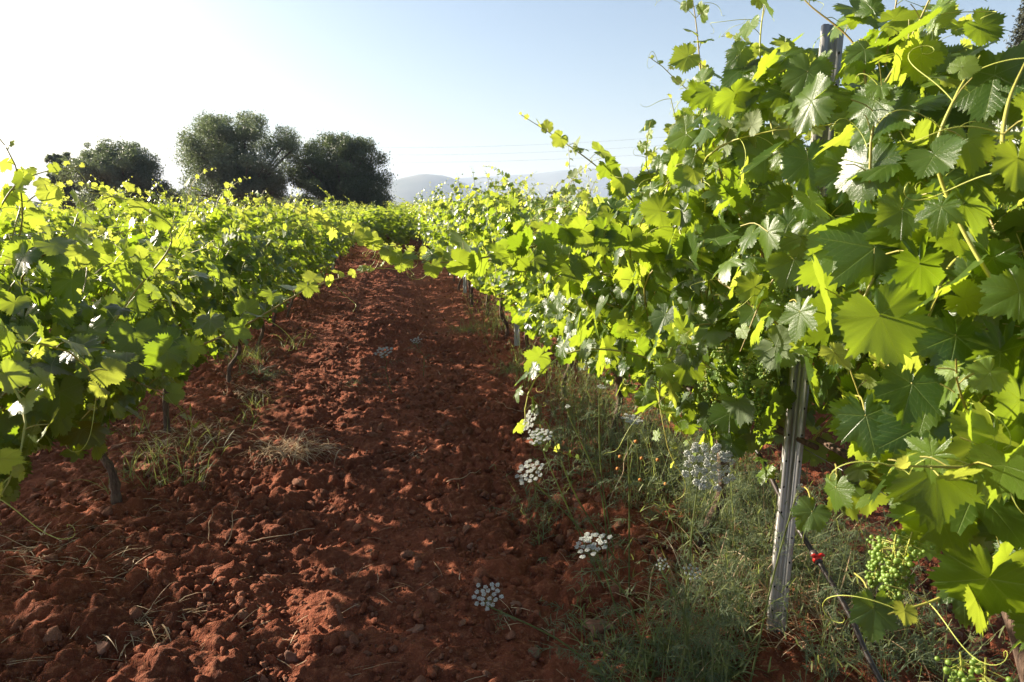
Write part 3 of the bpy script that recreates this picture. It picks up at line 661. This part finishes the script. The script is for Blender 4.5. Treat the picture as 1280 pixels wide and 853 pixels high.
m = MB(); tube(m, spline(hpts, 70), .0082, 10)
ho = empty('irrigation_hose', hz[2], label='black drip irrigation hose sloping to the ground beside the steel post', cat='hose')
o = m.build('pipe', M_rubber, ho, data=False); o.location = -Vector(hz[2])
c = hz[2]; d = nrm(hz[3] - hz[1]); m = MB(); tube(m, [-d * .022, -d * .010, d * .010, d * .022], [.0125, .0125, .0125, .0125], 12); m.build('coupling', M_rubber, ho, data=False)
m = MB(); tube(m, [-d * .014, -d * .004], [.0150, .0150], 14)
sd2 = CR; tube(m, spline([d * -.008 + sd2 * -.019 + UP * .010, d * -.008 + sd2 * -.012 + UP * .016, d * -.008 + UP * .012, d * -.008 + sd2 * .012 + UP * .018, d * -.008 + sd2 * .020 + UP * .014], 12), .0052, 8)
m.build('clip', M_red, ho, data=False)

# ---------------------------------------------------------------- weeds
def blade(mb, p, d, ln, w, rng, bend=.5, n=5, rnd=None):
    d = nrm(d); sv = nrm(np.cross(d, UP) + rng.normal(size=3) * .2); pts = [np.array(p, float)]; 
    for i in range(n): d = nrm(d + np.array([0, 0, -bend / n * (i + 1) * .6]) + rng.normal(size=3) * .06); pts.append(pts[-1] + d * ln / n)
    pts = np.array(pts); ww = w * np.array([.8, 1, .9, .7, .45, .08])[:n + 1]
    v = np.concatenate([pts - sv * ww[:, None], pts + sv * ww[:, None]]); i = np.arange(n)
    mb.add(v, np.stack([i, i + 1, i + n + 2, i + n + 1], -1), None, np.tile([0, rng.random() if rnd is None else rnd], (len(v), 1))); return pts
def frond(mb, p, d, ln, rng, w=.0012):
    """feathery, finely cut leaf"""
    pts = blade(mb, p, d, ln, w, rng, .7)
    for i in range(1, 6):
        for s in (-1, 1):
            for q in range(2):
                dd = nrm(np.cross(pts[i] - pts[i - 1], UP) * s / max(ln / 5, 1e-4) + (pts[i] - pts[i - 1]) / (ln / 5) * rng.uniform(.4, 1.0) + rng.normal(size=3) * .3)
                l2 = ln * .34 * (1 - i / 7.5); b = blade(mb, pts[i - 1] + (pts[i] - pts[i - 1]) * rng.random(), dd, l2, w * .8, rng, .4, 3)
                for k in range(1, 4):
                    blade(mb, b[k], nrm(dd + rng.normal(size=3) * .8), l2 * .3, w * .7, rng, .2, 2)
def umbel(mb, stm, c, nor, rad, rng, nray=26, closed=0.0):
    nor = nrm(nor); u = nrm(np.cross(nor, [.3, .9, .1])); w = np.cross(nor, u); base = c - nor * rad * (.75 + closed)
    vb, fb = ico(1)
    for k in range(nray):
        q = math.sqrt((k + .5) / nray); a = k * 2.39996; rr_ = rad * q * (1 - .5 * closed)
        e = c + (u * math.cos(a) + w * math.sin(a)) * rr_ + nor * (rad * .16 * (1 - q * q) + rad * .4 * closed * q) + rng.normal(size=3) * rad * .045
        tube(stm, spline([base, base * .45 + e * .55 - nor * rad * .10 * q, e - nor * .004], 5), .0005, 3, False, (0, .7))
        m = int(rng.integers(20, 34)); sr = rad * .150
        for j in range(m):
            b = a + j * 2.4; r2 = sr * math.sqrt((j + .5) / m); f = e + (u * math.cos(b) + w * math.sin(b)) * r2 + nor * rng.uniform(0, .3) * sr
            s = sr * rng.uniform(.15, .33)
            mb.add(vb * s * np.array([1, 1, .7]) + f, fb, None, np.tile([0, rng.random()], (len(vb), 1)))
    for k in range(9):
        a = k * .7; blade(stm, base, (u * math.cos(a) + w * math.sin(a)) - nor * .5, rad * .55, .0006, rng, .2, 3)
def carrot(px, py, dp, rad, nor, lab, seed, base=None, nray=26, closed=0, fronds=4):
    rng = np.random.default_rng(seed); c = P(px, py, dp); b = np.array([c[0] + (base[0] if base else rng.uniform(-.08, .2)), c[1] + (base[1] if base else rng.uniform(-.05, .2)), 0]); b[2] = gh1(b[0], b[1]) - .01
    root = empty('wild_carrot', b, label=lab, cat='wild carrot', group='wild carrot plants flowering beside the path'); hd, st, lf = MB(), MB(), MB()
    cc = c - b; nr = nrm(W3(nor)); basept = cc - nr * rad * (.75 + closed)
    mid = basept * .5 + np.array([rng.uniform(-.05, .05), rng.uniform(-.05, .05), .04]); sp = spline([np.zeros(3), mid, basept - nr * rad * .8 + UP * .0, basept], 20)
    tube(st, sp, np.linspace(.0034, .0016, 20), 6, True, (0, .4))
    umbel(hd, st, cc, nr, rad, rng, nray, closed)
    for k in range(fronds):
        i = 2 + int(k * 13 / max(fronds, 1)); a = rng.uniform(0, 6.28); frond(lf, sp[i], [math.cos(a), math.sin(a), .8], rng.uniform(.10, .2), rng)
    hd.build('flower_head', M_white, root); st.build('stem', M_weed, root)
    if fronds: lf.build('feathery_leaves', M_feather, root)
carrot(885, 583, 1.95, .072, (.0, .75, .65), 'largest white umbel, left of the steel post', 1, (.02, .1), 34)
carrot(675, 546, 2.45, .044, (-.2, .3, .95), 'white umbel tilted above the two at the path edge', 2, (.30, .1))
carrot(664, 524, 2.55, .052, (-.8, .25, .45), 'thin white umbel seen edge-on and leaning left', 3, (.42, .1))
carrot(662, 590, 2.3, .050, (-.35, .45, .8), 'white umbel hanging over the path, lowest of the leaning group', 4, (.35, .0))
carrot(740, 680, 2.0, .052, (-.3, .2, .95), 'feathery white umbel in the middle of the weeds', 5, (.22, .05))
carrot(610, 745, 1.86, .040, (-.1, .5, .85), 'low white umbel over bare soil near the bottom', 6, (.45, .15), 22)
carrot(790, 528, 2.45, .045, (.1, .2, 1), 'half open greenish umbel under the vine leaves', 7, (.05, .1), 22, .5)
carrot(752, 486, 2.6, .026, (.1, .3, 1), 'small closed flower head on a tall bent stem', 8, (.12, .1), 14, .8)
carrot(710, 510, 2.6, .020, (-.2, .3, 1), 'tiny closed green flower head right of the edge-on umbel', 9, (.2, .05), 12, 1.0)
carrot(828, 705, 1.9, .020, (0, .6, .8), 'tiny white flower head low in the green weeds', 10, (.1, .1), 12)
carrot(866, 716, 1.88, .026, (.2, .5, .8), 'small flat white flower head right of the tiny one', 11, (.1, .1), 14)
carrot(480, 440, 5.3, .07, (-.1, .4, .9), 'far white umbel standing alone on the path', 12, (.06, .1), 22)
carrot(520, 426, 6.0, .05, (-.1, .4, .9), 'faint white flower head furthest up the path', 14, (.06, .1), 16)
carrot(1000, 612, 1.9, .022, (0, .5, .8), 'closed flower bud beside the steel post', 15, (-.05, .1), 12, .9)

rng = np.random.default_rng(31)
# green weeds under the right row: grass blades, feathery fronds, slender stalks
wb, fb_, db = MB(), MB(), MB()
def weedzone(n, x0, x1, y0, y1, foc=1.0):
    o = []
    while len(o) < n:
        x = rng.uniform(x0, x1); y = y0 * (y1 / y0) ** rng.random()
        if vno(np.array([x * 2.2]), np.array([y * 1.6]), 61)[0] + .5 > rng.uniform(.38, .68) and not (y < 1.98 and abs(x * .835 - y * .550) < .085): o.append((x, y))
    return o
for x, y in weedzone(700, .88, 1.9, 1.45, 3.4) + weedzone(550, 1.0, 1.7, 3.4, 9) + weedzone(130, .6, .95, 1.7, 3.2):
    p = (x, y, gh1(x, y)); k = rng.random(); ln = rng.uniform(.07, .24) * (1 if x > .9 else .7)
    if rng.random() < .25:
        blade(db, p, [rng.normal() * .6, rng.normal() * .6, .9], ln * 1.5, .0014, rng, .8)
    if k < .24: blade(wb, p, [rng.normal() * .5, rng.normal() * .5, 1], ln * 1.25, rng.uniform(.0012, .0028), rng, .9)
    elif k < .56 and y < 4: frond(fb_, p, [rng.normal() * .5, rng.normal() * .5, 1.0], ln * 1.45, rng, .0017)
    else:
        q = blade(wb, p, [rng.normal() * .3, rng.normal() * .3, 1], ln * 2.6, .0016, rng, .35)
        for i in range(1, 6):
            for s in range(3): blade(wb, q[i], rng.normal(size=3) + [0, 0, .5], rng.uniform(.015, .05), .0022, rng, .3, 3)
for x, y in weedzone(210, .82, 1.75, 1.6, 4.2):
    p = np.array([x, y, gh1(x, y)]); a = rng.uniform(0, 6.28); hgt = rng.uniform(.22, .52); k = rng.uniform(.05, .25)
    q = spline([p, p + [math.cos(a) * hgt * k * .3, math.sin(a) * hgt * k * .3, hgt * .55], p + [math.cos(a) * hgt * k, math.sin(a) * hgt * k, hgt]], 9); tube(wb, q, np.linspace(.0018, .0009, 9), 4, False, (0, rng.uniform(.5, 1)))
    for i in range(2, 9):
        if rng.random() < .75: frond(fb_, q[i], rng.normal(size=3) * [1, 1, .4] + [0, 0, .5], rng.uniform(.04, .12), rng, .0010)
    for j in range(int(rng.integers(2, 6))): e = q[-1] + rng.normal(size=3) * [.018, .018, .008] + [0, 0, .02]; tube(wb, [q[-1], e], .0008, 3, False, (0, .8)); 
for x, y in weedzone(120, -1.7, -.95, 4.5, 8.0) + weedzone(60, -1.5, -1.0, 3.6, 4.2):
    p = (x, y, gh1(x, y)); 
    for _ in range(3): blade(wb, p, [rng.normal() * .5, rng.normal() * .5, 1], rng.uniform(.08, .28), .002, rng, .7)
tag(wb.build('weeds', M_weed), 'tangle of green grass and slender weeds under the right vine row', 'weeds', kind='stuff')
tag(db.build('dead_grass', M_straw), 'dry blades mixed into the green weeds under the right row', 'dead grass', kind='stuff')
tag(fb_.build('feathery_undergrowth', M_feather), 'dark feathery carrot leaves filling the verge under the vines', 'undergrowth', kind='stuff')
def tuft(px, py, n, sc, lab, mat=None, name='dry_grass_tuft', cat='dry grass', flat=.5, seed=0, w=.0024):
    r_ = np.random.default_rng(seed + int(px)); g = G(px, py); g[2] = gh1(g[0], g[1]); m = MB()
    for i in range(int(n * 1.5)):
        a = r_.uniform(0, 6.28); o = np.array([r_.normal() * .05 * sc / .15, r_.normal() * .045 * sc / .15, -.005]); blade(m, o, [math.cos(a), math.sin(a), r_.uniform(.0, 1.3) * flat + .12], r_.uniform(.4, 1.3) * sc, r_.uniform(.5, 1.2) * w, r_, r_.uniform(.3, 1.6))
    o = m.build(name, mat or M_straw); o.location = g; return tag(o, lab, cat, 'tufts of dry grass and weed on the soil' if mat is None else 'green tufts on the soil')
tuft(352, 572, 400, .25, 'sunlit dry straw tuft in the middle left of the path', flat=.7)
tuft(392, 560, 130, .2, 'thin straw strands right of the big sunlit straw tuft')
tuft(240, 560, 300, .26, 'dry grass tuft around the foot of the second left vine')
tuft(215, 585, 130, .2, 'straggling dry stalks just below the second left vine trunk')
tuft(100, 735, 170, .22, 'pale dry grass tuft in the shade at the lower left')
tuft(60, 700, 110, .2, 'bent dry blades left of the pale lower left tuft')
tuft(170, 785, 110, .19, 'dead grass clump near the bottom left corner')
tuft(300, 500, 180, .20, 'dry grass tuft under the third left vine')
tuft(520, 575, 60, .12, 'small dry wisp in the middle of the path')
tuft(545, 660, 30, .10, 'lone dry strands low on the right half of the path')
tuft(610, 640, 40, .11, 'dry strands close to the edge of the weeds')
tuft(620, 560, 35, .12, 'few straw strands left of the hanging umbel')
tuft(270, 800, 60, .16, 'small dead wisp at the bottom between dark clods')
tuft(900, 770, 130, .34, 'brown dead stalks beside the steel post', flat=1.6)
tuft(1010, 800, 130, .32, 'brown dead stalks right of the steel post foot', flat=1.4)
tuft(960, 700, 90, .34, 'rusty dead grass behind the steel post foot', flat=1.4)
tuft(175, 605, 140, .10, 'low green tuft beside the first left trunk', M_weed, 'green_tuft', 'weed tuft')
tuft(590, 415, 160, .34, 'bushy green tuft at the foot of the far right vines', M_weed, 'green_tuft', 'weed tuft', .9)
tuft(320, 480, 160, .26, 'greyish green tuft between the left trunks', M_feather, 'green_tuft', 'weed tuft', .9)
tuft(450, 478, 90, .16, 'pale green weed beside the lone far umbel', M_feather, 'green_tuft', 'weed tuft', .8)
tuft(650, 470, 160, .26, 'leafy green weed around the trunks of the right row', M_weed, 'green_tuft', 'weed tuft', 1.0, w=.003)
tuft(1130, 820, 160, .16, 'fresh green tuft at the foot of the nearest vine', M_weed, 'green_tuft', 'weed tuft', 1.0)
tuft(900, 846, 200, .17, 'bright green tuft at the bottom left of the steel post', M_weed, 'green_tuft', 'weed tuft', .9)
tuft(830, 835, 220, .20, 'dark green tuft at the bottom edge of the verge', M_weed, 'green_tuft', 'weed tuft', .9)
# dry twigs and stalks
for px, py, ang, ln, lab in [(285, 690, 75, .22, 'pale dry stalk standing in the lower left soil'), (262, 688, 80, .18, 'short upright dry stalk left of the taller one'), (300, 685, 10, .35, 'long dry cane lying across the lower left soil'),
                             (520, 430, 60, .25, 'thin dead twig leaning on the upper path'), (880, 790, 80, .35, 'slender dead stalk in the weeds at the bottom'), (560, 610, 20, .2, 'bent twig lying in the middle of the path'),
                             (760, 640, 70, .35, 'pale dry stalk standing in the weeds'), (650, 520, 155, .2, 'dead twig by the edge of the path')]:
    r_ = np.random.default_rng(int(px * 3)); g = G(px, py); g[2] = gh1(g[0], g[1]); a = R(ang); m = MB()
    q = np.array([CR * math.cos(a) * ln * t + UP * (math.sin(a) * ln * t + .025) + r_.normal(size=3) * .006 for t in np.linspace(0, 1, 7)]); tube(m, spline(q, 16), np.linspace(.0028, .001, 16), 5, True, (0, .8))
    o = m.build('dry_twig', M_straw); o.location = g; tag(o, lab, 'twig', 'dry twigs and stalks')
litter = MB(); rng = np.random.default_rng(8)
for i in range(1700):
    y = 1.8 * (14 / 1.8) ** rng.random(); x = rng.choice([rng.normal(-1.25, .35), rng.uniform(-1.3, 1.3), rng.normal(1.3, .3)], p=[.45, .3, .25]); a = rng.uniform(0, 6.28)
    blade(litter, (x, y, gh1(x, y) + .022), [math.cos(a), math.sin(a), rng.uniform(-.1, .35)], rng.uniform(.03, .16), rng.uniform(.0008, .0018), rng, .25)
tag(litter.build('plant_litter', M_straw), 'scattered straw and dead stems on the red soil', 'straw litter', kind='stuff')
m = MB(); vb, fb2 = ico(1)
md = empty('dry_daisy', G(795, 640), label='spent daisy with small orange heads among the weeds', cat='weed'); stm = MB()
for px, py in [(795, 552), (802, 573), (775, 571), (822, 575), (832, 605), (772, 586), (800, 600)]:
    c = P(px, py, 2.25) - np.array(md.location); m.add(vb * .0065 + c, fb2); tube(stm, spline([[0.0, 0, 0], c * .5 + [.01, .01, .06], c], 9), .0012, 4, True, (0, .6))
m.build('flower_head', M_orange, md, data=False); stm.build('stem', M_weed, md)

# ---------------------------------------------------------------- trees, far hedge, house, power line
def tree(name, lab, cat, px, top_py, depth, halfpx, mat, seed, n, leaf=.11, low=.35, squash=1.0, clumps=46, cone=False, group='trees beyond the vineyard'):
    rng = np.random.default_rng(seed); b = P(px, 262, depth); b[2] = -.05
    H = CAMZ + (262 - top_py) / 868 * depth; Rr = halfpx / 868 * depth; root = empty(name, b, label=lab, cat=cat, group=group)
    t = MB(); lm = MB(); zc = H * (low + 1) / 2; hz = H * (1 - low) / 2
    if cone:
        cs = []; 
        for i in range(clumps):
            f = rng.random(); w = Rr * min(1, (1 - f) * 2.2 + .04) ** .8 * min(1, .55 + f * 3); a = rng.uniform(0, 6.28); cs.append((math.cos(a) * w * .75, math.sin(a) * w * .75, H * (.03 + f * .97), Rr * .30))
        tube(t, spline([[0, 0, -.1], [0, 0, H * .5], [0, 0, H * .93]], 10), np.linspace(.16, .03, 10), 8)
    else:
        cs = []
        for i in range(clumps):
            a = rng.uniform(0, 6.28); q = rng.random() ** .45 * .93; zf = rng.uniform(-.95, .93); w = math.sqrt(max(.02, 1 - zf * zf)) if zf > 0 else (1 - .35 * zf * zf)
            rr_ = Rr * rng.uniform(.07, .22) * (1.1 - .3 * abs(zf)); cs.append((math.cos(a) * Rr * q * w, math.sin(a) * Rr * q * w, zc + zf * hz * .95, rr_))
        tube(t, spline([[0, 0, -.1], [.1, .05, H * low * .8], [0, 0, H * .55]], 9), np.linspace(Rr * .11, Rr * .06, 9), 9)
        for c in cs[::5]: tube(t, spline([[0, 0, H * low * .6], [c[0] * .45, c[1] * .45, H * low + (c[2] - H * low) * .55], c[:3]], 8), np.linspace(Rr * .045, Rr * .008, 8), 5)
    if not cone: cs += [(rng.normal() * Rr * .22, rng.normal() * Rr * .22, zc + hz * rng.uniform(-.6, .45), Rr * .34) for _ in range(9)]
    cs = np.array(cs); wts = cs[:, 3] ** 2; k = rng.choice(len(cs), n, p=wts / wts.sum()); d = nrm(rng.normal(size=(n, 3))); r = np.where(rng.random(n) < .8, rng.uniform(.60, 1.12, n), rng.uniform(.2, 1.6, n))
    p = cs[k, :3] + d * (cs[k, 3] * r)[:, None] * (np.array([1, 1, 2.6]) if cone else np.array([1, 1, .85 * squash])); p[:, 2] = np.clip(p[:, 2], .1, None)
    nn_ = nrm(d + rng.normal(size=(n, 3)) * .7); u = nrm(np.cross(nn_, rng.normal(size=(n, 3)))); w = np.cross(nn_, u); s = leaf * rng.uniform(.6, 1.3, n)[:, None]
    v = np.stack([p - u * s, p + w * s * .38, p + u * s, p - w * s * .38], 1).reshape(-1, 3); idx = np.arange(n)[:, None] * 4 + np.arange(4)[None]
    tint = rng.random(len(cs))[k] * .7 + rng.random(n) * .3
    lm.add(v, idx, None, np.repeat(np.stack([np.zeros(n), tint], -1), 4, 0))
    t.build('trunk', M_tbark, root, data=False); lm.build('crown', mat, root, smooth=False); return root
tree('holm_oak', 'tallest rounded grey green tree beyond the vines, left of its darker neighbour', 'tree', 308, 141, 42, 79, M_olive, 1, 105000, .068, .2, 1, 190)
tree('holm_oak', 'dark dense broad tree just right of the tallest one', 'tree', 430, 168, 44, 67, M_oak, 2, 100000, .068, .15, 1, 170)
tree('holm_oak', 'smaller rounded dark tree on the far left', 'tree', 152, 173, 38, 61, M_olive, 3, 80000, .064, .2, 1, 130)
tree('olive_tree', 'pale greyish olive tree at the left of the far left tree', 'tree', 84, 188, 44, 27, M_olive, 4, 24000, .08, .15, 1, 80)
tree('olive_tree', 'low grey shrubby tree filling the gap left of the tallest tree', 'tree', 228, 232, 46, 30, M_olive, 5, 22000, .08, .08, 1, 70)
tree('olive_tree', 'small round grey bush at the right foot of the dark tree', 'tree', 488, 259, 70, 16, M_olive, 6, 12000, .09, .05, 1, 50)
tree('olive_tree', 'small dark tree peeping over the right vine row', 'tree', 690, 236, 60, 14, M_oak, 7, 12000, .09, .1, 1, 50)
tree('cypress', 'tall dark cypress cut by the right edge of the photo', 'tree', 1276, -60, 19, 40, M_cyp, 8, 42000, .055, .02, 1, 150, True)
# far tree belt beyond the vineyard
rng = np.random.default_rng(3); bm_ = MB(); n = 42000; x = rng.uniform(-170, 260, n); y = 150 + rng.normal(size=n) * 9 + 12 * vno(x * .05, x * 0, 4)
hh = 2.0 + 2.3 * (vno(x * .11, x * 0 + 3, 5) + .5) + 1.4 * vno(x * .5, y * .2, 6); z = hh * rng.random(n) ** .6
p = np.stack([x, y, z], -1); u = nrm(rng.normal(size=(n, 3))); w = nrm(np.cross(u, rng.normal(size=(n, 3)))); s = .5
bm_.add(np.stack([p - u * s, p + w * s * .5, p + u * s, p - w * s * .5], 1).reshape(-1, 3), np.arange(n * 4).reshape(-1, 4), None, np.repeat(np.stack([np.zeros(n), rng.random(n)], -1), 4, 0))
tag(bm_.build('distant_woods', M_olive, smooth=False), 'low belt of hazy far trees at the foot of the hills', 'woods', kind='stuff')
# house
M_wall = simple('lime_wall', (0.42, 0.36, 0.29), (0.52, 0.46, 0.38), 2, .9); M_roof = simple('clay_tile', (0.28, 0.12, 0.07), (0.38, 0.19, 0.12), 3, .9); M_win = simple('dark_opening', (0.03, 0.03, 0.035), rough=.3)
hb = P(545, 262, 95); hb[2] = 0; hr = empty('farmhouse', hb, R(-8), label='tiny farmhouse with red roof and pointed turret on the horizon', cat='house')
w = MB(); box(w, (-2.4, -1.6, 0), (1.4, 1.6, 1.75)); box(w, (1.403, -.55, 0), (2.5, .55, 2.2)); w.build('wall', M_wall, hr, False, False)
w = MB(); w.add([(-2.6, -1.8, 1.75), (1.6, -1.8, 1.75), (1.6, 1.8, 1.75), (-2.6, 1.8, 1.75), (-2.6, 0, 2.2), (1.6, 0, 2.2)], [[(0, 1, 5, 4), (3, 4, 5, 2), (0, 3, 2, 1)], [(0, 4, 3), (1, 2, 5)]]); w.build('roof', M_roof, hr, False, False)
w = MB(); w.add([(1.25, -.7, 2.2), (2.65, -.7, 2.2), (2.65, .7, 2.2), (1.25, .7, 2.2), (1.95, 0, 3.0)], [[(0, 1, 4), (1, 2, 4), (2, 3, 4), (3, 0, 4)], [(0, 3, 2, 1)]]); w.build('turret_roof', M_roof, hr, False, False)
for wx in (-1.6, -.2):
    w = MB(); box(w, (wx, -1.66, .7), (wx + .5, -1.603, 1.35)); w.build('window', M_win, hr, False, False)
# power line
M_pole = simple('pole_wood', (0.10, 0.08, 0.06), rough=.9); M_cable = simple('cable', (0.09, 0.09, 0.10), rough=.5)
poles = []
for px, dp, lab in ((300, 74, 'wooden power pole hidden behind the tallest tree'), (965, 60, 'wooden power pole behind the tall bushy vine')):
    b = P(px, 262, dp); b[2] = 0; pr = empty('power_pole', b, label=lab, cat='power pole'); m = MB(); tube(m, [[0, 0, -.3], [0, 0, 4.5], [0, 0, 8.6]], [.14, .12, .09], 10); m.build('mast', M_pole, pr, data=False)
    for z in (8.4, 7.7, 7.0):
        m = MB(); box(m, (-.6, -.05, z - .05), (.6, .05, z + .05)); m.build('crossarm', M_pole, pr, False, False)
    poles.append(b)
for z, nm in ((8.46, 'topmost'), (7.76, 'middle'), (7.06, 'lowest')):
    a, b = poles; m = MB(); t = np.linspace(0, 1, 30)[:, None]; q = a * (1 - t) + b * t; q[:, 2] = z - 2.0 * (t * (1 - t) * 2)[:, 0]; tube(m, q, .006, 4)
    tag(m.build('power_cable', M_cable, data=False), '%s of the faint power cables crossing the sky' % nm, 'power cable', 'power cables')

# ---------------------------------------------------------------- hills and haze
M_hill = simple('hill_scrub', (0.045, 0.060, 0.030), (0.12, 0.11, 0.07), .01, .95)
def hill(D, prof, seed):
    pxs = np.linspace(-500, 1900, 240); az = np.arctan((pxs - 640) / 868.0) + YAW; h = np.interp(pxs, *zip(*prof)); nn = vno(pxs * .012, pxs * 0, seed) * 9 + vno(pxs * .04, pxs * 0, seed + 1) * 4
    rows = [(.84, -.02), (.88, .12), (.91, .36), (.94, .62), (.97, .86), (1, 1), (1.03, .9), (1.1, .4), (1.2, -.02)]; V = []
    for k, (rd, rh) in enumerate(rows):
        H = CAMZ + (262 - h - nn * .35) / 868 * D / np.cos(az - YAW) ; rid = vno(pxs * .03, np.full(len(pxs), k * .9), seed + 5) * .25 * (0 if k == 5 else 1)
        V.append(np.stack([np.sin(az) * D * rd, np.cos(az) * D * rd, np.maximum(H * (rh + rid * (0 < rh < 1)), -5)], -1))
    V = np.array(V); n = len(pxs); I = (np.arange(len(rows) - 1)[:, None] * n + np.arange(n - 1)[None]).ravel(); m = MB(); m.add(V.reshape(-1, 3), np.stack([I, I + 1, I + n + 1, I + n], -1)); return m
m = hill(2300, [(-500, 262), (300, 262), (420, 252), (470, 238), (500, 224), (530, 219), (560, 222), (590, 234), (640, 250), (720, 262), (1900, 262)], 3)
tag(m.build('hills', M_hill, data=False), kind='structure')
m = hill(3400, [(-500, 262), (300, 260), (430, 246), (500, 236), (560, 226), (600, 222), (660, 220), (700, 216), (740, 213), (800, 212), (860, 214), (1000, 222), (1300, 230), (1900, 250)], 13)
tag(m.build('hills', M_hill, data=False), kind='structure')
hm = bpy.data.materials.new('haze'); hm.use_nodes = True; nt = hm.node_tree; nt.nodes.remove(nt.nodes['Principled BSDF'])
pv = nt.nodes.new('ShaderNodeVolumePrincipled'); pv.inputs['Color'].default_value = (.64, .77, 1, 1); pv.inputs['Density'].default_value = 0.00029; pv.inputs['Anisotropy'].default_value = .05
nt.links.new(pv.outputs[0], nt.nodes['Material Output'].inputs['Volume'])
m = MB(); box(m, (-4600, -700, -7), (4600, 4600, 222)); o = m.build('haze', hm, smooth=False, data=False); tag(o, kind='stuff')
